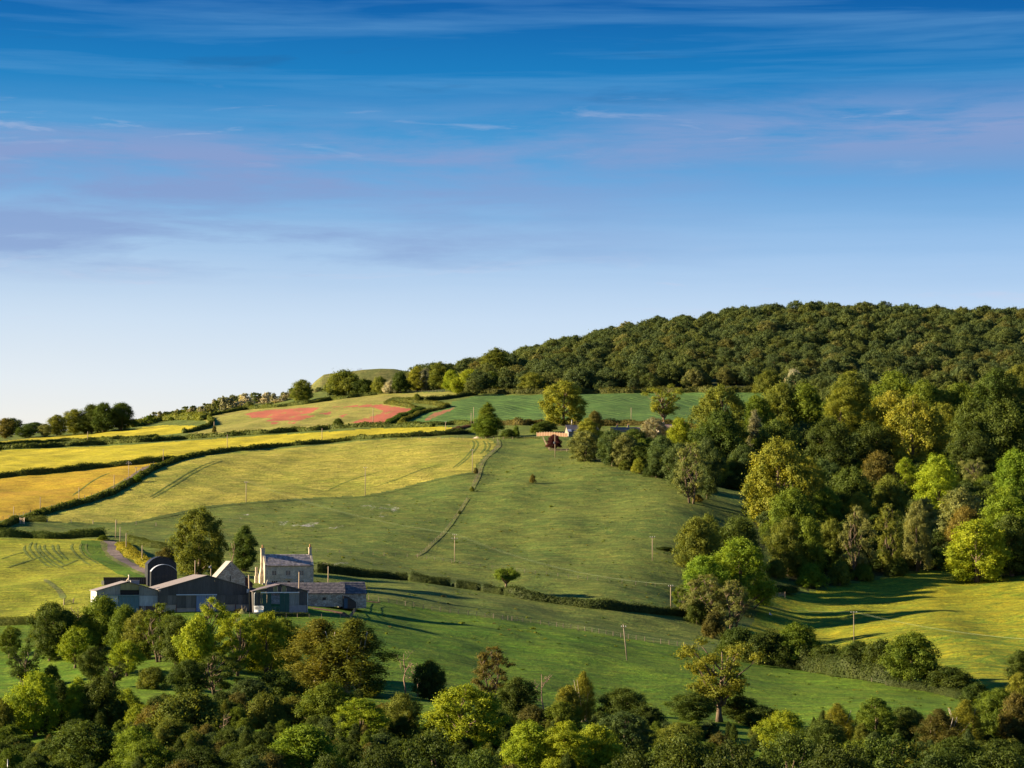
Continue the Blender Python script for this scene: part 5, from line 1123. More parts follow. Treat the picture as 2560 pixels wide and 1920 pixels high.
for a, b in ((0.02, X_(442)), (X_(442.5), X_(489)), (X_(538.6), X_(584)), (X_(585), Wd-0.02)): box_part('concrete_panel', CONC, o, a, b, -0.02, 0.16, -0.9, 1.74)
for u_ in (442.2, 489.3, 538.3, 584.5, 632.5):
    box_part('post', REDPAINT, o, X_(u_)-0.09, X_(u_)+0.09, -0.10, -0.025, -0.9, 1.78)
box_part('door_rail', RAILBLUE, o, X_(441.5), X_(539), -0.42, -0.22, 3.98, 4.22)
box_part('wall', MIDSHEET, o, 0.0, 0.14, 0.17, Ln, -2, he); box_part('wall', DARKSHEET, o, Wd-0.14, Wd, 0.17, Ln, -2, he)
m = MB(); m.prism([(0.16, -2), (Wd-0.16, -2), (Wd-0.16, he-0.15), (RX, hr-0.2), (0.16, he-0.15)], Ln-0.2, Ln-0.02); m.build('back_wall', DARKSHEET, o)
gable_roof(o, Wd, Ln, he, hr, ROOFSHEET, ridge=RX, over=0.3)
box_part('fascia', PALESHEET, o, 0.1, 0.3, -0.45, -0.33, 5.0, 5.35); gut(o, Wd-0.45, 5.3, y=-0.15)
BB = o
# ---- right shed
o = empty('machinery_shed', farm_origin(636, 566, 1532), PSI); tag(o, 'small dark shed with two green sliding doors, right of the biggest barn', 'shed')
Wd, Ln, he, hr = 12.9, 8.0, 5.0, 6.55; RX = 6.3; X_ = lambda u: (u-636)*Wd/130.5
zt = lambda x: (he+(hr-he)*x/RX if x < RX else hr-(hr-he)*(x-RX)/(Wd-RX))-0.03
panels(o, DARKSHEET, 0.05, X_(683), 4.9-0.0, zt, n=4); panels(o, YELLOWSHEET, X_(683.2), X_(693.5), 4.92, zt, n=1); panels(o, DARKSHEET, X_(694), X_(703.5), 4.9, zt, n=1)
panels(o, YELLOWSHEET, X_(704), X_(714.5), 4.9, zt, n=1); panels(o, DARKSHEET, X_(715), Wd-0.05, 4.9, lambda x: max(4.97, zt(x)), n=5)
panels(o, DARKSHEET, 0.05, X_(653), 1.75, 4.86, n=2); panels(o, MIDSHEET, X_(653.2), X_(657), 1.75, 4.86, n=1)
box_part('block_wall', BLOCK, o, 0.03, X_(657), -0.02, 0.18, -0.9, 1.72)
for a, b in ((657.2, 678.6), (698.8, 721.8)):
    d_ = empty('sliding_door', (0, 0, 0)); d_.parent = o; panels(d_, GREENSHEET, X_(a), X_(b), -0.1, 4.55, y=-0.16, n=2, name='door_sheet')
panels(o, GREYSHEET, X_(722.4), X_(745.2), 1.75, 4.55, n=4); panels(o, DARKSHEET, X_(745.8), Wd-0.05, 1.75, 4.86, n=2)
box_part('block_wall', BLOCK, o, X_(722), Wd-0.02, -0.02, 0.18, -0.9, 1.72); box_part('lintel', MIDSHEET, o, X_(657), X_(745.6), 0.0, 0.12, 4.57, 4.86)
box_part('door_rail', WHITE, o, X_(653), X_(745.5), -0.40, -0.2, 4.62, 4.84)
box_part('wall', DARKSHEET, o, 0.0, 0.12, 0.19, Ln, -1, he-0.05); box_part('wall', DARKSHEET, o, Wd-0.12, Wd, 0.19, Ln, -1, he-0.05)
gable_roof(o, Wd, Ln, he, hr, sheet_mat('shed_roof_sheet', (0.16,0.13,0.13), 0.1, 0.18), ridge=RX)
for y_ in (0.3, Ln-0.2):
    m = MB(); m.tube([(0.15, y_, he-0.15), (RX, y_, hr-0.15), (Wd-0.15, y_, he-0.15)], [0.09]*3, 4); m.build('rafter', REDPAINT, o)
box_part('post', REDPAINT, o, Wd-0.22, Wd-0.06, -0.12, -0.03, -0.9, 1.72)
gut(o, 0.2, 4.9); gut(o, Wd-0.05, 4.9)
gt = empty('metal_gate', o.location+Vector((0, 0, 0)), PSI); tag(gt, 'low metal gate in the open doorway between the green doors', 'gate')
for z_ in (0.25, 0.6, 0.95, 1.3):
    m = MB(); m.tube([(X_(679), 0.3, z_), (X_(698.5), 0.3, z_)], [0.03, 0.03], 5); m.build('bar', STEEL, gt)
for x_ in (679.2, 688.7, 698.3):
    m = MB(); m.tube([(X_(x_), 0.3, 0.1), (X_(x_), 0.3, 1.35)], [0.035, 0.035], 5); m.build('upright', STEEL, gt)
# ring feeder
g = farm_origin(650, 559, 1529); o = empty('ring_feeder', (g.x, g.y, g.z)); tag(o, 'round white cattle feeder ring standing before the dark shed', 'cattle feeder')
def ring(r, z, t=0.035, n=20): 
    m = MB(); m.tube([(r*math.cos(2*math.pi*i/n), r*math.sin(2*math.pi*i/n), z) for i in range(n+1)], [t]*(n+1), 5); return m
m = MB(); n = 24
for i in range(n):
    a, b = 2*math.pi*i/n, 2*math.pi*(i+1)/n; V_ = [(1.05*math.cos(a), 1.05*math.sin(a), -.1), (1.05*math.cos(b), 1.05*math.sin(b), -.1), (1.05*math.cos(b), 1.05*math.sin(b), .42), (1.05*math.cos(a), 1.05*math.sin(a), .42)]; m.add(V_, [(0, 1, 2, 3)])
m.build('skirt', WHITE, o, True); ring(1.05, 1.25).build('top_ring', WHITE, o, True)
bm_ = MB(); bm_.tube([(0, 0, .4), (0, 0, 1.25)], [.035, .035], 5); sm_ = mesh_np('bar', bm_.V, bm_.F, [WHITE])
for i in range(14): a = 2*math.pi*i/14; link('bar', sm_, o, (1.05*math.cos(a), 1.05*math.sin(a), 0))

# ---- curved barns
def dutch(u, D, v0, w, hw, rise, L_, matw, matr, label, psi):
    o = empty('curved_barn', farm_origin(u, D, v0), psi); tag(o, label, 'barn'); n = 12
    arc = [(w/2-w/2*math.cos(math.pi*0+i*math.pi/n), 0) for i in range(n+1)]
    xs = [w*i/n for i in range(n+1)]; zz = [hw+rise*math.sqrt(max(0, 1-(2*x/w-1)**2)*0.9+0.0)*1.05-0.02 if 0 < i < n else hw for i, x in enumerate(xs)]
    R_ = ((w/2)**2+rise**2)/(2*rise); zz = [hw+math.sqrt(max(0, R_**2-(x-w/2)**2))-(R_-rise) for x in xs]
    f = lambda x: float(np.interp(x, xs, zz))-0.06
    panels(o, matw, 0.05, w-0.05, -0.5, f, n=9)
    m = MB(); m.prism([(0.1, -.5), (w-.1, -.5)]+[(min(max(x, .1), w-.1), z-.08) for x, z in reversed(list(zip(xs, zz)))], L_-.1, L_); m.build('back_wall', matw, o)
    box_part('wall', matw, o, 0, .1, 0.02, L_, -.5, hw-0.02); box_part('wall', matw, o, w-.1, w, .02, L_, -.5, hw-0.02)
    m = MB()
    for i in range(n):
        m.add([(xs[i], -.3, zz[i]), (xs[i+1], -.3, zz[i+1]), (xs[i+1], L_+.2, zz[i+1]), (xs[i], L_+.2, zz[i]), (xs[i], -.3, zz[i]+.1), (xs[i+1], -.3, zz[i+1]+.1), (xs[i+1], L_+.2, zz[i+1]+.1), (xs[i], L_+.2, zz[i]+.1)],
              [(0, 3, 2, 1), (4, 5, 6, 7), (0, 1, 5, 4), (2, 3, 7, 6)])
    m.build('curved_roof', matr, o); return o
dutch(372, 642, 1471, 7.6, 6.4, 2.0, 8, NAVYSHEET, NAVYSHEET, 'taller black barn with an arched roof, behind the one with a silver roof edge', math.radians(14))
dutch(380.5, 616, 1478, 6.6, 5.0, 1.75, 7, NAVYSHEET, SILVERSHEET, 'black barn with an arched silvery roof standing in front of the other arched barn', math.radians(11))

# ---- stone barn with steep gable
o = empty('stone_barn', farm_origin(546, 606, 1497), math.radians(15)); tag(o, 'steep gabled rubble stone barn with a pale grey roof behind the biggest barn', 'barn')
Wd, he, hr, Ln = 7.0, 5.6, 9.3, 8.5
m = MB(); m.prism([(0, -2), (Wd, -2), (Wd, he), (Wd/2-.15, hr), (0, he)], 0, 0.6); m.build('gable_wall', BARNSTONE, o)
box_part('wall', BARNSTONE, o, 0, .5, .6, Ln, -2, he-0.02); box_part('wall', BARNSTONE, o, Wd-.5, Wd, .6, Ln, -2, he-0.02)
m = MB(); m.prism([(.5, -2), (Wd-.5, -2), (Wd-.5, he-.1), (Wd/2-.15, hr-.3), (.5, he-.1)], Ln-.5, Ln-.02); m.build('gable_wall', BARNSTONE, o)
gable_roof(o, Wd, Ln, he, hr, GREYROOF, over=0.45, ridge=Wd/2-.15, th=0.15, front=0.15)
box_part('slit_window', DARKFILL, o, 3.2, 3.38, -0.03, 0.02, 4.0, 5.7); box_part('vent_hole', DARKFILL, o, 3.25, 3.45, -0.03, 0.02, 8.0, 8.4)  # slit and vent are plates on the wall, their inner shade painted
lt_ = empty('lean_to', (Wd, 0, 0)); lt_.parent = o
m = MB(); m.prism([(0.02, -2), (2.0, -2), (2.0, 3.7), (0.02, 5.6)], 0.5, 7); m.build('wall', simple('dark_red_boards', (0.09,0.035,0.035), 0.8), lt_)
m = MB(); m.prism([(0.01, 5.62), (2.25, 3.5), (2.25, 3.64), (0.01, 5.76)], 0.3, 7.2); m.build('roof', DARKSHEET, lt_)

# ---- farmhouse
def wall_open(W_, H_, ops, t, y0=0.0, z0=0.0):
    xs = sorted({0, W_}|{v for a in ops for v in a[:2]}); zs = sorted({z0, H_}|{v for a in ops for v in a[2:4]}); m = MB()
    for i in range(len(xs)-1):
        for j in range(len(zs)-1):
            cx, cz = (xs[i]+xs[i+1])/2, (zs[j]+zs[j+1])/2
            if any(a[0] < cx < a[1] and a[2] < cz < a[3] for a in ops): continue
            m.box(xs[i], xs[i+1], y0, y0+t, zs[j], zs[j+1])
    return m
def slates(parent, x0, x1, y0, z0, y1, z1, mat, sl=0.55, sw=0.5, seed=1, name='roof_slates'):
    rng = random.Random(seed); L_ = math.hypot(y1-y0, z1-z0); n = int(L_/sl); m = MB(); dy, dz = (y1-y0)/L_, (z1-z0)/L_; ny_, nz_ = -dz, dy
    for j in range(n):
        a = j*L_/n; b = a+L_/n*1.25; x = x0-rng.random()*sw*0.5
        while x < x1:
            w = sw*rng.uniform(.7, 1.3); xa, xb = max(x, x0), min(x+w-.02, x1); x += w
            if xb-xa < .1: continue
            l = .05+rng.uniform(0, .04); b2 = min(b, L_)
            P = lambda s, h: (y0+dy*s+ny_*h, z0+dz*s+nz_*h)
            (ya, za), (yb, zb), (yc, zc) = P(a-rng.uniform(0, .05), l+.05), P(b2, .03+.0), P(a, .0)
            m.add([(xa, ya, za), (xb, ya, za), (xb, yb, zb), (xa, yb, zb), (xa, yc, zc), (xb, yc, zc)], [(0, 1, 2, 3), (4, 5, 1, 0)])
    o = m.build(name, mat, parent); o['kind'] = 'stuff'; return o
o = empty('farmhouse', farm_origin(664, 650, 1470), math.radians(15)); tag(o, 'three-bay limestone farmhouse with a stone slate roof and a chimney at each end', 'house')
Wd, Ln, he, hr = 13.3, 6.4, 6.15, 8.95
ups = [(2.0, 3.1), (5.75, 6.95), (9.35, 10.55)]; ops = [(a, b, 3.45, 4.65) for a, b in ups]+[(1.9, 3.5, 0.9, 1.9), (9.2, 10.6, 0.75, 1.95), (6.1, 7.0, 0.0, 1.85)]
w_ = wall_open(Wd, he, ops, 0.5, z0=0.0); w_.box(0, Wd, 0, .5, -2, -0.002); w_.build('front_wall', STONE, o)
w_ = MB(); w_.box(0, Wd, Ln-.5, Ln, -2, he); w_.build('back_wall', STONE, o)
def yz_wall(x0, x1, name):
    m = MB(); poly = [(0.5, -2), (Ln-.5, -2), (Ln-.5, he), (Ln/2, hr+.25), (.5, he)]
    V_ = [(x0, y, z) for y, z in poly]+[(x1, y, z) for y, z in poly]; n = 5; m.add(V_, [tuple(range(n-1, -1, -1)), tuple(range(n, 2*n))]+[(i, (i+1) % n, n+(i+1) % n, n+i) for i in range(n)])
    poly2 = [(-.12, he-.25), (Ln/2, hr+.0), (Ln+.12, he-.25), (Ln+.12, he+.12), (Ln/2, hr+.42), (-.12, he+.12)]
    V_ = [(x0-.04, y, z) for y, z in poly2]+[(x1+.04, y, z) for y, z in poly2]; n = 6; m.add(V_, [tuple(range(n-1, -1, -1)), tuple(range(n, 2*n))]+[(i, (i+1) % n, n+(i+1) % n, n+i) for i in range(n)])
    return m.build(name, STONE, o)
yz_wall(-.02, .42, 'gable_wall'); yz_wall(Wd-.42, Wd+.02, 'gable_wall')
for (y0, y1) in ((-.3, Ln/2), (Ln+.3, Ln/2)):
    m = MB(); k = (hr-he)/(Ln/2); s_ = -1 if y0 < 1 else 1; ye = y0; ze = he-k*.3
    V_ = [(.46, ye, ze), (Wd-.46, ye, ze), (Wd-.46, Ln/2, hr), (.46, Ln/2, hr), (.46, ye, ze+.1), (Wd-.46, ye, ze+.1), (Wd-.46, Ln/2, hr+.1), (.46, Ln/2, hr+.1)]
    m.add(V_, [(0, 3, 2, 1), (4, 5, 6, 7), (0, 1, 5, 4), (1, 2, 6, 5), (2, 3, 7, 6), (3, 0, 4, 7)]); rf = m.build('roof', DARKSLATE, o)
    if s_ < 0: slates(rf, .46, Wd-.46, ye, ze+.11, Ln/2, hr+.11, SLATE)
for a in ops[:5]:
    f_ = empty('window', (0, 0, 0)); f_.parent = o
    m = MB(); z0_, z1_ = a[2], a[3]; x0_, x1_ = a[0], a[1]; nm = 2 if x1_-x0_ < 1.3 else 3
    m.box(x0_-.14, x1_+.14, -.05, .1, z1_, z1_+.18); m.box(x0_-.14, x1_+.14, -.05, .12, z0_-.14, z0_); m.box(x0_-.14, x0_-.002, -.03, .1, z0_, z1_); m.box(x1_+.002, x1_+.14, -.03, .1, z0_, z1_); m.build('surround', TRIM, f_)
    m = MB()
    for k in range(1, nm): xx = x0_+(x1_-x0_)*k/nm; m.box(xx-.07, xx+.07, .06, .2, z0_, z1_)
    m.build('mullion', TRIM, f_)
    for k in range(nm): w1 = (x1_-x0_)/nm; box_part('pane', GLASS, f_, x0_+k*w1+.04, x0_+(k+1)*w1-.04, .24, .27, z0_+.02, z1_-.02)
d_ = empty('door', (0, 0, 0)); d_.parent = o; box_part('door_leaf', simple('brown_door', (0.09,0.06,0.05), 0.7), d_, 6.12, 6.98, .25, .32, -.1, 1.8)
m = MB(); n = 10
for i in range(n):
    a, b = math.pi*i/n, math.pi*(i+1)/n; m.add([(6.55+.46*math.cos(a), -.04, 1.45+.46*math.sin(a)), (6.55+.46*math.cos(b), -.04, 1.45+.46*math.sin(b)), (6.55+.75*math.cos(b), -.04, 1.45+.75*math.sin(b)), (6.55+.75*math.cos(a), -.04, 1.45+.75*math.sin(a)),
       (6.55+.46*math.cos(a), .1, 1.45+.46*math.sin(a)), (6.55+.46*math.cos(b), .1, 1.45+.46*math.sin(b))], [(0, 1, 2, 3), (0, 4, 5, 1)])
m.build('door_arch', TRIM, d_); box_part('door_hood', TRIM, o, 5.5, 7.6, -.7, -.01, 2.45, 2.7); box_part('string_course', TRIM, o, 2.0, Wd, -.03, -.004, 5.2, 5.3)
box_part('gutter', DARKWOOD, o, .1, Wd-.1, -.36, -.24, he-.22, he-.10)
# chimneys: the left one is a breast outside the gable
m = MB(); y1_, y2_ = 1.9, 4.5
V_ = [(-1.0, y1_, -2), (-.06, y1_, -2), (-.06, y2_, -2), (-1.0, y2_, -2), (-1.0, y1_, 3.2), (-.06, y1_, 3.2), (-.06, y2_, 3.2), (-1.0, y2_, 3.2), (-.62, 2.6, 5.9), (-.06, 2.6, 5.9), (-.06, 3.8, 5.9), (-.62, 3.8, 5.9), (-.55, 2.7, 10.6), (.35, 2.7, 10.6), (.35, 3.7, 10.6), (-.55, 3.7, 10.6), (.35, 2.7, 5.9), (.35, 3.7, 5.9)]
m.add(V_, [(0, 1, 5, 4), (1, 2, 6, 5), (2, 3, 7, 6), (3, 0, 4, 7), (4, 5, 9, 8), (6, 7, 11, 10), (7, 4, 8, 11), (5, 6, 10, 9)]); m.box(-.62, .35, 2.62, 3.78, 5.9, 10.5); m.box(-.72, .45, 2.55, 3.85, 10.5, 10.75)
ch = m.build('chimney', STONE, o); mp = MB(); mp.tube([(-.15, 3.2, 10.75), (-.15, 3.2, 11.5), (-.15, 3.2, 11.6)], [.26, .22, .28], 8); mp.build('chimney_pot', PALEPOT, ch, True)
m = MB(); m.box(Wd-.75, Wd+.0-.03, 2.75, 3.65, 8.2, 10.7); m.box(Wd-.85, Wd+.07, 2.65, 3.75, 10.7, 10.95); ch = m.build('chimney', STONE, o)
mp = MB(); mp.tube([(Wd-.4, 3.2, 10.95), (Wd-.4, 3.2, 11.7), (Wd-.4, 3.2, 11.8)], [.26, .22, .28], 8); mp.build('chimney_pot', PALEPOT, ch, True)
m = MB(); m.box(-1.9, -1.02, 4.6, 5.9, -2, 3.2); m.box(-1.75, -1.15, 4.9, 5.6, 3.2, 5.6); m.build('rear_outshot', STONE, o)
box_part('garden_wall', STONE, o, -.9, .9, -1.6, -1.2, -2, 1.35)

# ---- long outbuilding and end block
def long_building(nm, u, D, v0, psi, Wd, Ln, he, hr, label, ops=(), seed=3, hip=False):
    o = empty(nm, farm_origin(u, D, v0), psi); tag(o, label, 'outbuilding')
    wall_open(Wd, he, list(ops), .5, z0=-1.0).build('front_wall', BARNSTONE, o); box_part('back_wall', BARNSTONE, o, 0, Wd, Ln-.5, Ln, -1, he)
    for x0, x1 in ((0, .45), (Wd-.45, Wd)):
        poly = [(.5, -1), (Ln-.5, -1), (Ln-.5, he), (Ln/2, hr), (.5, he)]; m = MB(); V_ = [(x0, y, z) for y, z in poly]+[(x1, y, z) for y, z in poly]; n = 5
        m.add(V_, [tuple(range(n-1, -1, -1)), tuple(range(n, 2*n))]+[(i, (i+1) % n, n+(i+1) % n, n+i) for i in range(n)]); m.build('gable_wall', BARNSTONE, o)
    k = (hr-he)/(Ln/2)
    for s_ in (-1, 1):
        ye = -.25 if s_ < 0 else Ln+.25; ze = he-k*.25; m = MB(); yr = Ln/2
        V_ = [(-.15, ye, ze+.03), (Wd+.15, ye, ze+.03), (Wd+.15, yr, hr+.03), (-.15, yr, hr+.03)]; V_ += [(x, y, z+.1) for x, y, z in V_]
        m.add(V_, [(0, 3, 2, 1), (4, 5, 6, 7), (0, 1, 5, 4), (1, 2, 6, 5), (2, 3, 7, 6), (3, 0, 4, 7)]); rf = m.build('roof', DARKSLATE, o)
        if s_ < 0: slates(rf, -.15, Wd+.15, ye, ze+.14, yr, hr+.14, DARKSLATE, seed=seed)
    return o
o = long_building('byre', 671, 592, 1507, math.radians(9), 19.0, 5.5, 2.35, 4.75, 'long low stone outbuilding with a dark slate roof, right of the small shed', ops=[(13.5, 14.4, .6, 1.3)])
box_part('shutter', DARKWOOD, o, 13.52, 14.38, .2, .25, .62, 1.28)
m = MB(); m.prism([(-.25, 2.2), (.35, 2.2), (.35, 4.6), (.1, 5.6), (-.25, 4.6)], 2.3, 3.2); m.build('gable_stub', STONE, o)
o = long_building('end_block', 857, 596, 1511, math.radians(16), 6.1, 5.2, 2.75, 5.4, 'taller stone outbuilding with a dark roof at the right end of the farm', seed=9)
lt_ = empty('lean_to', (0, 0, 0)); lt_.parent = o
m = MB(); m.prism([(-.1, -1), (3.1, -1), (3.1, .6), (1.2, 1.9), (-.1, 2.2)], -1.9, -.02); m.build('wall', DARKWOOD, lt_); box_part('door', simple('blue_door', (0.03,0.07,0.12), 0.6), lt_, .05, .95, -1.98, -1.92, -.9, 1.5)

# ---- stacked dark boards (long low rack) behind the left barn
o = empty('slatted_shed', farm_origin(262, 645, 1463), math.radians(8)); tag(o, 'long low dark shed of upright boards behind the low pale barn', 'shed')
box_part('back', DARKWOOD, o, 0, 11.0, .15, 2.2, -.5, 2.0); m = MB(); m.box(0, .16, 0, .1, 0, 2.25); sm_ = mesh_np('board', m.V, m.F, [simple('tarred_board', (0.075,0.06,0.065), 0.85)]); m = MB(); m.box(0, .14, 0, .1, 0, 2.2)
sm2 = mesh_np('board', m.V, m.F, [simple('bleached_board', (0.17,0.14,0.15), 0.85)])
for i in range(44): link('board', sm_ if i % 2 or i < 13 else sm2, o, (i*.25, 0.0+.03*(i % 2), -.3))
box_part('roof', DARKWOOD, o, -.1, 11.1, -.1, 2.3, 2.02, 2.1)
box_part('gate_block', simple('cream_block', (0.55,0.48,0.36), 0.8), None, 0, .7, 0, .5, -.3, 1.1); b_ = bpy.data.objects['gate_block']; b_.location = farm_origin(257, 645, 1462); tag(b_, 'small cream box at the left end of the dark slatted shed', 'box')

# ---- heaps, soil
def heap(u, v, w, h, mat, label, seed, cat='heap', name='heap', sy=0.6):
    g = ground(u, v); rng = np.random.default_rng(seed); n, r = 14, 6; V_ = [(0, 0, h)]
    for j in range(1, r+1):
        for i in range(n):
            a = 2*math.pi*i/n; f = j/r; k = 1+rng.normal(0, .09); V_.append((w/2*f*math.cos(a)*k, w/2*f*sy*math.sin(a)*k, h*(math.cos(math.pi*f)+1)/2*(1+rng.normal(0, .1))-.15*f))
    Fc = [(0, 1+i, 1+(i+1) % n) for i in range(n)]+[(1+j*n+i, 1+(j+1)*n+i, 1+(j+1)*n+(i+1) % n, 1+j*n+(i+1) % n) for j in range(r-1) for i in range(n)]
    o = link(name, mesh_np(name, V_, Fc, [mat], True), None, g); tag(o, label, cat); return o
heap(860, 1541, 3.0, 1.0, GM['soil'], 'small heap of pale soil on the grass right of the farm', 1)
heap(724, 1534, 5.0, .5, simple('pale_rubble', (0.42,0.30,0.24), .95, .05, 3, .3), 'low pale rubble heap before the green doors', 2)
heap(1195, 1096, 6.0, 1.0, simple('stone_rubble', (0.46,0.38,0.30), .95, .08, 2, .4), 'pile of pale stones at the top edge of the barley field', 4)
o = heap(607, 1534, 3.4, 1.1, GM['rough'], 'weedy pile with leaning timber left of the yard pole', 5)
for i, (a, b, c) in enumerate(((-.6, .6, 1.6), (.2, -.3, 1.9), (.7, .9, 1.3))):
    m = MB(); m.tube([(a, -.3, 0), (b, -.2, c)], [.09, .07], 6); m.build('timber', TIMBER, o)
heap(1925, 1537, 1.4, .6, simple('blue_sheet', (0.20,0.24,0.36), .6), 'small bluish object on the grass right of the central clump', 6, cat='trough', name='trough')
heap(420, 1600, 1.5, .7, simple('white_sack', (0.6,0.6,0.62), .7), 'white sack in the weeds left below the big barn', 7, cat='sack', name='sack')

# ------------------------------------------------------------------ poles and wires
def pole(u, base, vtop, label, arms=(), r=None, lean=0.0, box=False, D=None, cat='utility pole', name='utility_pole', group=None, mat=None):
    g = ground(u, base) if D is None else at(u, D); z1 = top_z(vtop, g.y)-g.z; r = r or max(.15, g.y/2400*0.34)
    o = empty(name, g); tag(o, label, cat, group); m = MB(); m.tube([(0, 0, -.5), (lean, 0, z1)], [r, r*.8], 8); m.build('pole', mat or POLE_M, o, True)
    for (dz, w, kind) in arms:
        m = MB(); zz = z1-dz; xl = lean*zz/z1; m.box(xl-w/2, xl+w/2, -.12-r, -r+.02, zz-.09, zz+.09); m.build('crossarm', mat or POLE_M, o)
        for k in (-.92, 0, .92):
            m = MB(); m.tube([(xl+k*w/2, -r-.05, zz+.09), (xl+k*w/2, -r-.05, zz+.32)], [.07, .05], 6); m.build('insulator', WHITE, o)
    if box: box_part('transformer', simple('transformer_grey', (.34, .36, .4), .6), o, -.75, -.2, -.3, .2, z1-4.2, z1-3.4)
    return o, g, z1
P_ = {}
P_['a'] = pole(1136.5, 1405, 1336, 'pale utility pole with two cross arms in the middle of the meadow', ((.2, 1.2, 0), (1.4, 1.8, 0)))
P_['b'] = pole(1631, 1402, 1343, 'T-shaped pale utility pole on the right of the meadow', ((.05, 1.6, 0),))
P_['c'] = pole(1677, 1521, 1463, 'utility pole at the right end of the middle hedge beside the clump', ((.3, 1.4, 0),))
P_['d'] = pole(1568, 1651, 1560, 'leaning dark utility pole on the green pasture', ((.7, 1.1, 0),), lean=-.9, mat=TIMBER)
P_['e'] = pole(2135, 1604, 1531, 'dark utility pole on the buttercup meadow', ((.05, 1.7, 0),), mat=TIMBER)
P_['f'] = pole(615, 1257, 1203, 'utility pole at the lower edge of the barley field, left one', ((.5, 1.5, 0),))
P_['g'] = pole(913, 1240, 1169, 'utility pole at the lower edge of the barley field, middle one', ((.1, 1.5, 0),))
P_['h'] = pole(1181, 1181, 1125, 'utility pole at the right tip of the barley field', ((.1, 1.5, 0),))
pole(1387.5, 1145, 1085, 'utility pole with a white box by the cottage garden corner', box=True)
pole(321.5, 1210, 1153, 'tallest utility pole with cross arms on the lane by the orange field', ((.6, 1.4, 0), (1.1, 2.4, 0)))
pole(340, 1188, 1169, 'short pole just right of the tallest one on the lane', ((.1, 1.0, 0),))
pole(285, 1222, 1187, 'plain pole on the lane left of the tallest one')
pole(197, 1253, 1219, 'plain pole on the lane fence, middle of the orange field')
pole(100.5, 1276, 1243, 'plain pole on the lane fence, second from the left edge')
pole(34, 1298, 1266, 'plain pole on the lane fence nearest the left edge')
pole(408, 1156, 1122, 'plain pole where the two hedges meet at the hay field corner')
pole(568, 1123, 1086, 'plain pole on the hay field edge left of the round bush')
pole(805, 1102, 1071, 'plain pole on the yellow hay field edge in the centre')
pole(219, 1102, 1079, 'thin pole on the upper hay field')
pole(535, 1082, 1054, 'pole rising out of an ivy bush at the clover field corner')
pole(932.5, 1063, 1021, 'pole at the lower right corner of the clover field')
pole(1114, 1080, 1055, 'small pole with cross arm in the right tip of the hay field', ((.1, 1.0, 0),))
pole(1178, 1065, 1032, 'left of two poles beside the barley corner tree')
pole(1184, 1062, 1018, 'right, taller of two poles beside the barley corner tree')
pole(1578, 1052, 1019, 'grey pole on the green crop field')
pole(289, 1346, 1299, 'pole at the end of the hedge by the farm track')
pole(300, 1362, 1317, 'pole on the yellow bank, upper one')
pole(315, 1381, 1333, 'pole on the yellow bank, middle one')
pole(355, 1410, 1363, 'pole on the yellow bank, lower one')
pole(427, 1408, 1383, 'pole right behind the black arched barns')
pole(490, 1440, 1401, 'pole in front of the big chestnut above the barn roof', D=632)
po, g, z1 = pole(529.5, 1443, 1413, 'short pole with a white lamp above the barn roof', D=640); box_part('lamp', WHITE, po, -.55, -.2, -.2, .1, z1-.7, z1-.2)
pole(624.5, 1530, 1437, 'nearest pale utility pole with a grey box between the biggest barn and the small shed', box=True, r=.2, lean=-.3)
pole(749.5, 1500, 1430, 'sunlit pole rising behind the small shed with green doors', D=584, r=.17)
pole(822, 1462, 1416, 'pole on the pasture behind the long outbuilding', D=642)
pole(30, 1915, 1898, 'small pale metal post in the bottom left corner', mat=STEEL, r=.06, name='post', cat='post', D=300)
WIREM = simple('wire_metal', (0.16,0.20,0.12), 0.6)
def wires(A, B, label, off=(-.7, 0, .7), sag=1.6, r=.011):
    (oa, ga, za), (ob, gb, zb) = A, B; o = empty('overhead_line', ga+Vector((0, 0, za))); tag(o, label, 'power line')
    for k in off:
        pts = [];
        for i in range(13):
            f = i/12; pts.append(((gb.x-ga.x)*f+k, (gb.y-ga.y)*f-.2, (gb.z+zb-ga.z-za)*f+.25-sag*4*f*(1-f)))
        m = MB(); m.tube(pts, [r]*13, 4); m.build('wire', WIREM, o)
wires(P_['f'], P_['a'], 'overhead wires crossing the dark meadow from the barley edge to the centre pole', off=(-.6, .6), sag=2.5)
wires(P_['a'], P_['c'], 'overhead wires from the centre pole down to the pole at the hedge end', sag=3.0)
wires(P_['c'], P_['e'], 'overhead wires from the hedge end pole to the buttercup meadow pole', sag=2.5)
far_p = ((None, ground(2660, 1690), 8.0)); wires(P_['e'], far_p, 'overhead wires leaving the buttercup meadow pole to the right', sag=1.5)

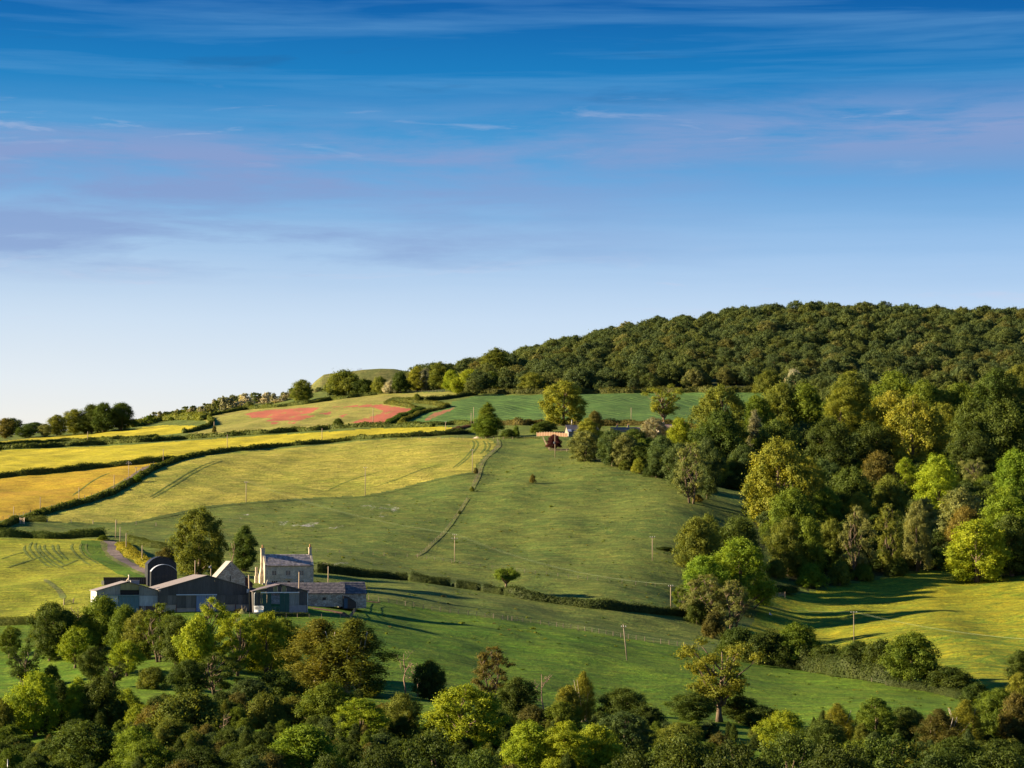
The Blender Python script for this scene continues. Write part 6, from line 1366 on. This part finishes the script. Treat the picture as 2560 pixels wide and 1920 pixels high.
# ------------------------------------------------------------------ fences and gates
def fence(pts, step, h, label, wires_=2, r=.06, mat=TIMBER, cat='fence', rail=False, name='fence', big=0):
    P = np.array([tuple(ground(u, v)) for u, v in densify(pts, 4)])[:, :2]; L = np.concatenate([[0], np.cumsum(np.linalg.norm(np.diff(P, axis=0), axis=1))]); n = max(2, int(L[-1]/step)+1)
    s = np.linspace(0, L[-1], n); Q = np.stack([np.interp(s, L, P[:, 0]), np.interp(s, L, P[:, 1])], -1); zq = H(Q[:, 0], Q[:, 1]); org = Vector((Q[0, 0], Q[0, 1], zq[0])); o = empty(name, org); tag(o, label, cat)
    m = MB(); m.box(-r, r, -r, r, -.3, h); pm = mesh_np('post', m.V, m.F, [mat]); rng = random.Random(n)
    for i in range(n):
        p = link('post', pm, o, (Q[i, 0]-org.x, Q[i, 1]-org.y, zq[i]-org.z), rng.uniform(-.3, .3)); 
        if big and i % big == 0: p.scale = (1.7, 1.7, 1.15)
        else: p.scale = (1, 1, rng.uniform(.92, 1.06))
    for k in range(wires_):
        z_ = h*(.45+.45*k/(max(1, wires_-1))) if wires_ > 1 else h*.8; rr = .05 if rail else .012; m = MB()
        m.tube([(Q[i, 0]-org.x, Q[i, 1]-org.y, zq[i]-org.z+z_) for i in range(n)], [rr]*n, 4); m.build('rail' if rail else 'wire', mat if rail else WIREM, o)
    return o
fence([(-20,1309),(0,1303),(100,1279),(195,1254),(285,1223),(346,1182),(384,1161)], 5.5, 1.35, 'post and wire fence along the lane edge of the orange field', r=.09, mat=POLE_M, big=9)
fence([(922,1500),(987,1510),(1085,1527),(1207,1543),(1329,1558),(1451,1576),(1573,1597),(1700,1617),(1747,1625)], 2.6, 1.2, 'long post and wire fence across the lower pasture', r=.07)
fence([(1043,1393),(1060,1381),(1085,1357),(1113,1330),(1146,1284),(1170,1246)], 5.0, 1.1, 'fence running diagonally up the meadow along the grassy line')
fence([(690,1372),(800,1380),(894,1386),(1040,1394),(1178,1415),(1308,1431),(1410,1443),(1638,1468)], 4.2, 1.1, 'faint fence crossing the meadow below the white flowers')
fence([(1178,1226),(1192,1199),(1207,1157),(1231,1133),(1247,1116),(1243,1100)], 4.0, 1.15, 'fence round the right end of the barley field')
fence([(1028,1098),(1130,1098),(1244,1099),(1357,1097)], 5.5, 1.2, 'fence along the top of the barley field and the meadow', mat=POLE_M, r=.08)
fence([(1357,1096),(1362,1108),(1374,1128)], 2.5, 1.3, 'pale fence down the left side of the cottage garden', mat=POLE_M, rail=True, r=.08)
fence([(1376,1129),(1400,1129),(1430,1129)], 3.0, 1.2, 'rail fence under the purple garden tree', mat=POLE_M, rail=True, r=.08)
fence([(118,1306),(165,1307),(240,1310),(330,1312),(390,1316)], 9.0, 1.3, 'sparse fence under the left tip of the barley field', mat=POLE_M, r=.1)
fence([(560,1540),(640,1543),(700,1544),(760,1545),(840,1546),(905,1546)], 3.0, 1.0, 'low fence in the grass before the small shed', r=.05)
fence([(905,1505),(900,1516),(886,1532),(876,1546)], 2.6, 1.1, 'grey fence running down from the end block', r=.06, rail=True)
fence([(2000,1676),(2150,1698),(2215,1714)], 6.0, 1.0, 'fence posts under the brook hedge', r=.07)
fence([(1385,1068),(1440,1068)], 3.2, 1.2, 'fence on the cottage lawn under the crop field hedge', r=.07)
fence([(990,982),(1050,980),(1120,980)], 5, 1.2, 'fence at the top of the clover field before the wood', mat=POLE_M)
def gate(u, v, w, h, psi, label, mat=TIMBER, n=5):
    g = ground(u, v); o = empty('field_gate', g, psi); tag(o, label, 'gate')
    m = MB(); m.box(0, w, 0, .06, 0, .1); bm2 = mesh_np('bar', m.V, m.F, [mat])
    for i in range(n): link('bar', bm2, o, (0, 0, .15+i*(h-.25)/(n-1)))
    for x_ in (0, w): box_part('gate_post', mat, o, x_-.1, x_+.1, -.08, .12, -.3, h+.25)
    m = MB(); m.tube([(.1, -.04, .2), (w/2, -.04, h-.1), (w-.1, -.04, .2)], [.05]*3, 4); m.build('brace', mat, o)
gate(1939, 1492, 3.2, 1.25, math.radians(5), 'wooden field gate at the corner of the buttercup meadow', POLE_M)
gate(50, 1310, 1.7, 2.0, math.radians(-20), 'pale boarded gate at the end of the short dark hedge', simple('pale_gate', (.62,.48,.34), .8))
gate(160, 1513, 3.0, 1.3, math.radians(50), 'grey gate at the edge of the mown meadow left of the low pale barn')
gate(1985, 1666, 2.6, 1.2, math.radians(-8), 'small grey gate in the brook hedge')

# ------------------------------------------------------------------ cottages by the wood
def cottage(u, D, v0, psi, Wd, Ln, he, hr, wallm, roofm, label, chim=(), porch=False):
    o = empty('cottage', farm_origin(u, D, v0), psi); tag(o, label, 'cottage')
    wall_open(Wd, he, [(Wd*.2, Wd*.2+1.1, 1.0, 2.1), (Wd*.62, Wd*.62+1.1, 1.0, 2.1)], .3, z0=-1.5).build('front_wall', wallm, o); box_part('back_wall', wallm, o, 0, Wd, Ln-.3, Ln, -1.5, he)
    for a in (.2, .62):
        w_ = empty('window', (0, 0, 0)); w_.parent = o; box_part('pane', GLASS, w_, Wd*a+.02, Wd*a+1.08, .15, .18, 1.02, 2.08); box_part('frame', WHITE, w_, Wd*a+.5, Wd*a+.6, .1, .14, 1.0, 2.1)
    for x0, x1 in ((0, .3), (Wd-.3, Wd)):
        poly = [(.3, -1.5), (Ln-.3, -1.5), (Ln-.3, he), (Ln/2, hr), (.3, he)]; m = MB(); V_ = [(x0, y, z) for y, z in poly]+[(x1, y, z) for y, z in poly]; n = 5
        m.add(V_, [tuple(range(n-1, -1, -1)), tuple(range(n, 2*n))]+[(i, (i+1) % n, n+(i+1) % n, n+i) for i in range(n)]); m.build('gable_wall', wallm, o)
    k = (hr-he)/(Ln/2)
    for s_ in (-1, 1):
        ye = -.4 if s_ < 0 else Ln+.4; ze = he-k*.4; m = MB(); V_ = [(-.4, ye, ze+.03), (Wd+.4, ye, ze+.03), (Wd+.4, Ln/2, hr+.03), (-.4, Ln/2, hr+.03)]; V_ += [(x, y, z+.16) for x, y, z in V_]
        m.add(V_, [(0, 3, 2, 1), (4, 5, 6, 7), (0, 1, 5, 4), (1, 2, 6, 5), (2, 3, 7, 6), (3, 0, 4, 7)]); m.build('roof', roofm, o)
    for cx in chim:
        ch = box_part('chimney', BARNSTONE, o, cx-.4, cx+.4, Ln/2-.5, Ln/2+.5, hr-.5, hr+1.3); mp = MB(); mp.tube([(cx, Ln/2, hr+1.3), (cx, Ln/2, hr+1.9)], [.2, .17], 8); mp.build('chimney_pot', PALEPOT, ch, True)
    return o
o = cottage(1421, 1150, 1093, math.radians(14), 15, 6.5, 2.7, 5.9, CREAM, DARKSLATE, 'grey-roofed cottage half hidden behind the golden trees, with a metal flue')
m = MB(); m.tube([(2.6, 3.25, 5.5), (2.6, 3.25, 8.6)], [.14, .14], 8); m.build('flue', STEEL, o, True)
m = MB(); m.add([(-.4, -.41, 2.60), (1.6, -.41, 2.60), (1.6, .95, 3.85), (-.4, .95, 3.85)], [(0, 1, 2, 3)]); m.V = [(x, y-.02, z+.14) for x, y, z in m.V]; m.build('glazed_roof_panel', SILVERSHEET, o)
box_part('porch_post', WHITE, o, -.1, .15, -.5, -.35, -1, 2.55)
BROWNTILE = slate_mat('brown_tiles', (0.16,0.10,0.08), (0.24,0.16,0.13))
cottage(1530, 1190, 1084, math.radians(4), 14, 6, 1.8, 3.2, BARNSTONE, BROWNTILE, 'long low brown-roofed outbuilding behind the dark garden trees', chim=(3.0, 8.5))
cottage(1648, 1165, 1088, math.radians(8), 9, 7, 3.8, 5.4, BARNSTONE, BROWNTILE, 'stone cottage with one chimney hidden behind the silvery crown', chim=(3.0,))
# garden fence panels
A, B = ground(1342, 1091), ground(1419, 1093); o = empty('panel_fence', A); tag(o, 'orange-brown timber panel fence on the cottage lawn, left of the cottage', 'fence'); d = B-A; n = 12; L_ = d.length/n
m = MB(); m.box(0.08, L_-.02, -.03, .03, 0, 1.7); pm = mesh_np('panel', m.V, m.F, [FENCEWOOD]); m = MB(); m.box(-.08, .08, -.1, .1, -.3, 2.0); qm = mesh_np('post', m.V, m.F, [simple('pale_post', (.6,.46,.32), .8)]); az = math.atan2(d.y, d.x)
for i in range(n):
    p = A+d*i/n; z_ = float(H(p.x, p.y))-A.z; link('panel', pm, o, (p.x-A.x, p.y-A.y, z_), az); link('post', qm, o, (p.x-A.x, p.y-A.y, z_), az)
# pale field shelter on the lawn
g = ground(1330, 1072); o = empty('field_shelter', g); tag(o, 'tiny pale shelter with posts on the lawn below the crop field hedge', 'shelter')
for x_ in (0, 1.3, 2.5): box_part('post', WHITE, o, x_-.07, x_+.07, -.07, .07, -.2, 2.0)
box_part('base', WHITE, o, -.1, 2.6, .1, 1.6, 0, .8); box_part('roof', STEEL, o, -.25, 2.75, -.25, 1.8, 2.0, 2.1)

# ------------------------------------------------------------------ walkers on the mound
CL = [simple('dark_jacket', (.03,.035,.06), .8), simple('red_jacket', (.25,.04,.04), .8), simple('grey_coat', (.14,.14,.15), .8), simple('blue_top', (.05,.08,.2), .8)]; SKIN = simple('skin', (.45,.28,.2), .6)
def person(x, y, z, h, mat, label, seed, pose=0):
    rng = random.Random(seed); s = h/1.75; st = .16+rng.uniform(-.02, .06)
    J = [(0,0,.95),(0,0,1.15),(0,0,1.42),(0,0,1.52),(0,0,1.62),(0,-.01,1.72), (.1,0,.9),(st*.8,.02,.5),(st,.0,.06),(st,-.14,.03), (-.1,0,.9),(-st*.6,-.05,.5),(-st*.8,.05,.06),(-st*.8,-.1,.03),
         (.2,0,1.42),(.27,.03,1.14),(.28,-.08,.9), (-.2,0,1.42),(-.28,.02,1.14),(-.3,-.06,.9)]
    E = [(0,1),(1,2),(2,3),(3,4),(4,5),(0,6),(6,7),(7,8),(8,9),(0,10),(10,11),(11,12),(12,13),(2,14),(14,15),(15,16),(2,17),(17,18),(18,19)]
    R = [.15,.14,.16,.06,.09,.085,.1,.07,.05,.035,.1,.07,.05,.035,.065,.05,.035,.065,.05,.035]
    me = bpy.data.meshes.new('person'); me.from_pydata([(a*s, b*s, c*s) for a, b, c in J], E, []); me.materials.append(mat); o = link('person', me, None, (x, y, z), rng.uniform(-.6, .6)); md = o.modifiers.new('skin', 'SKIN')
    for i, v in enumerate(me.skin_vertices[0].data): v.radius = (R[i]*s, R[i]*s*.8); v.use_root = (i == 0)
    sb = o.modifiers.new('smooth', 'SUBSURF'); sb.levels = 1; sb.render_levels = 1; tag(o, label, 'person'); return o
D0 = 2450
for i, (u, hh_, c, lb) in enumerate(((893.5, 1.7, 0, 'leftmost tiny walker in dark clothes on top of the bare mound'), (896.5, 1.8, 2, 'tiny walker in grey second from the left on the mound'), (899.5, 2.0, 3, 'tallest tiny walker in blue in the middle of the group on the mound'), (902.5, 1.75, 1, 'tiny walker in red on the right of the group on the mound'))):
    zt_ = top_z(float(np.interp(u, [885, 905, 950], [925, 922, 919])), D0)-1.1; person((u-1280)/F*D0, D0+i*.4-1, zt_, hh_, CL[c], lb, i)
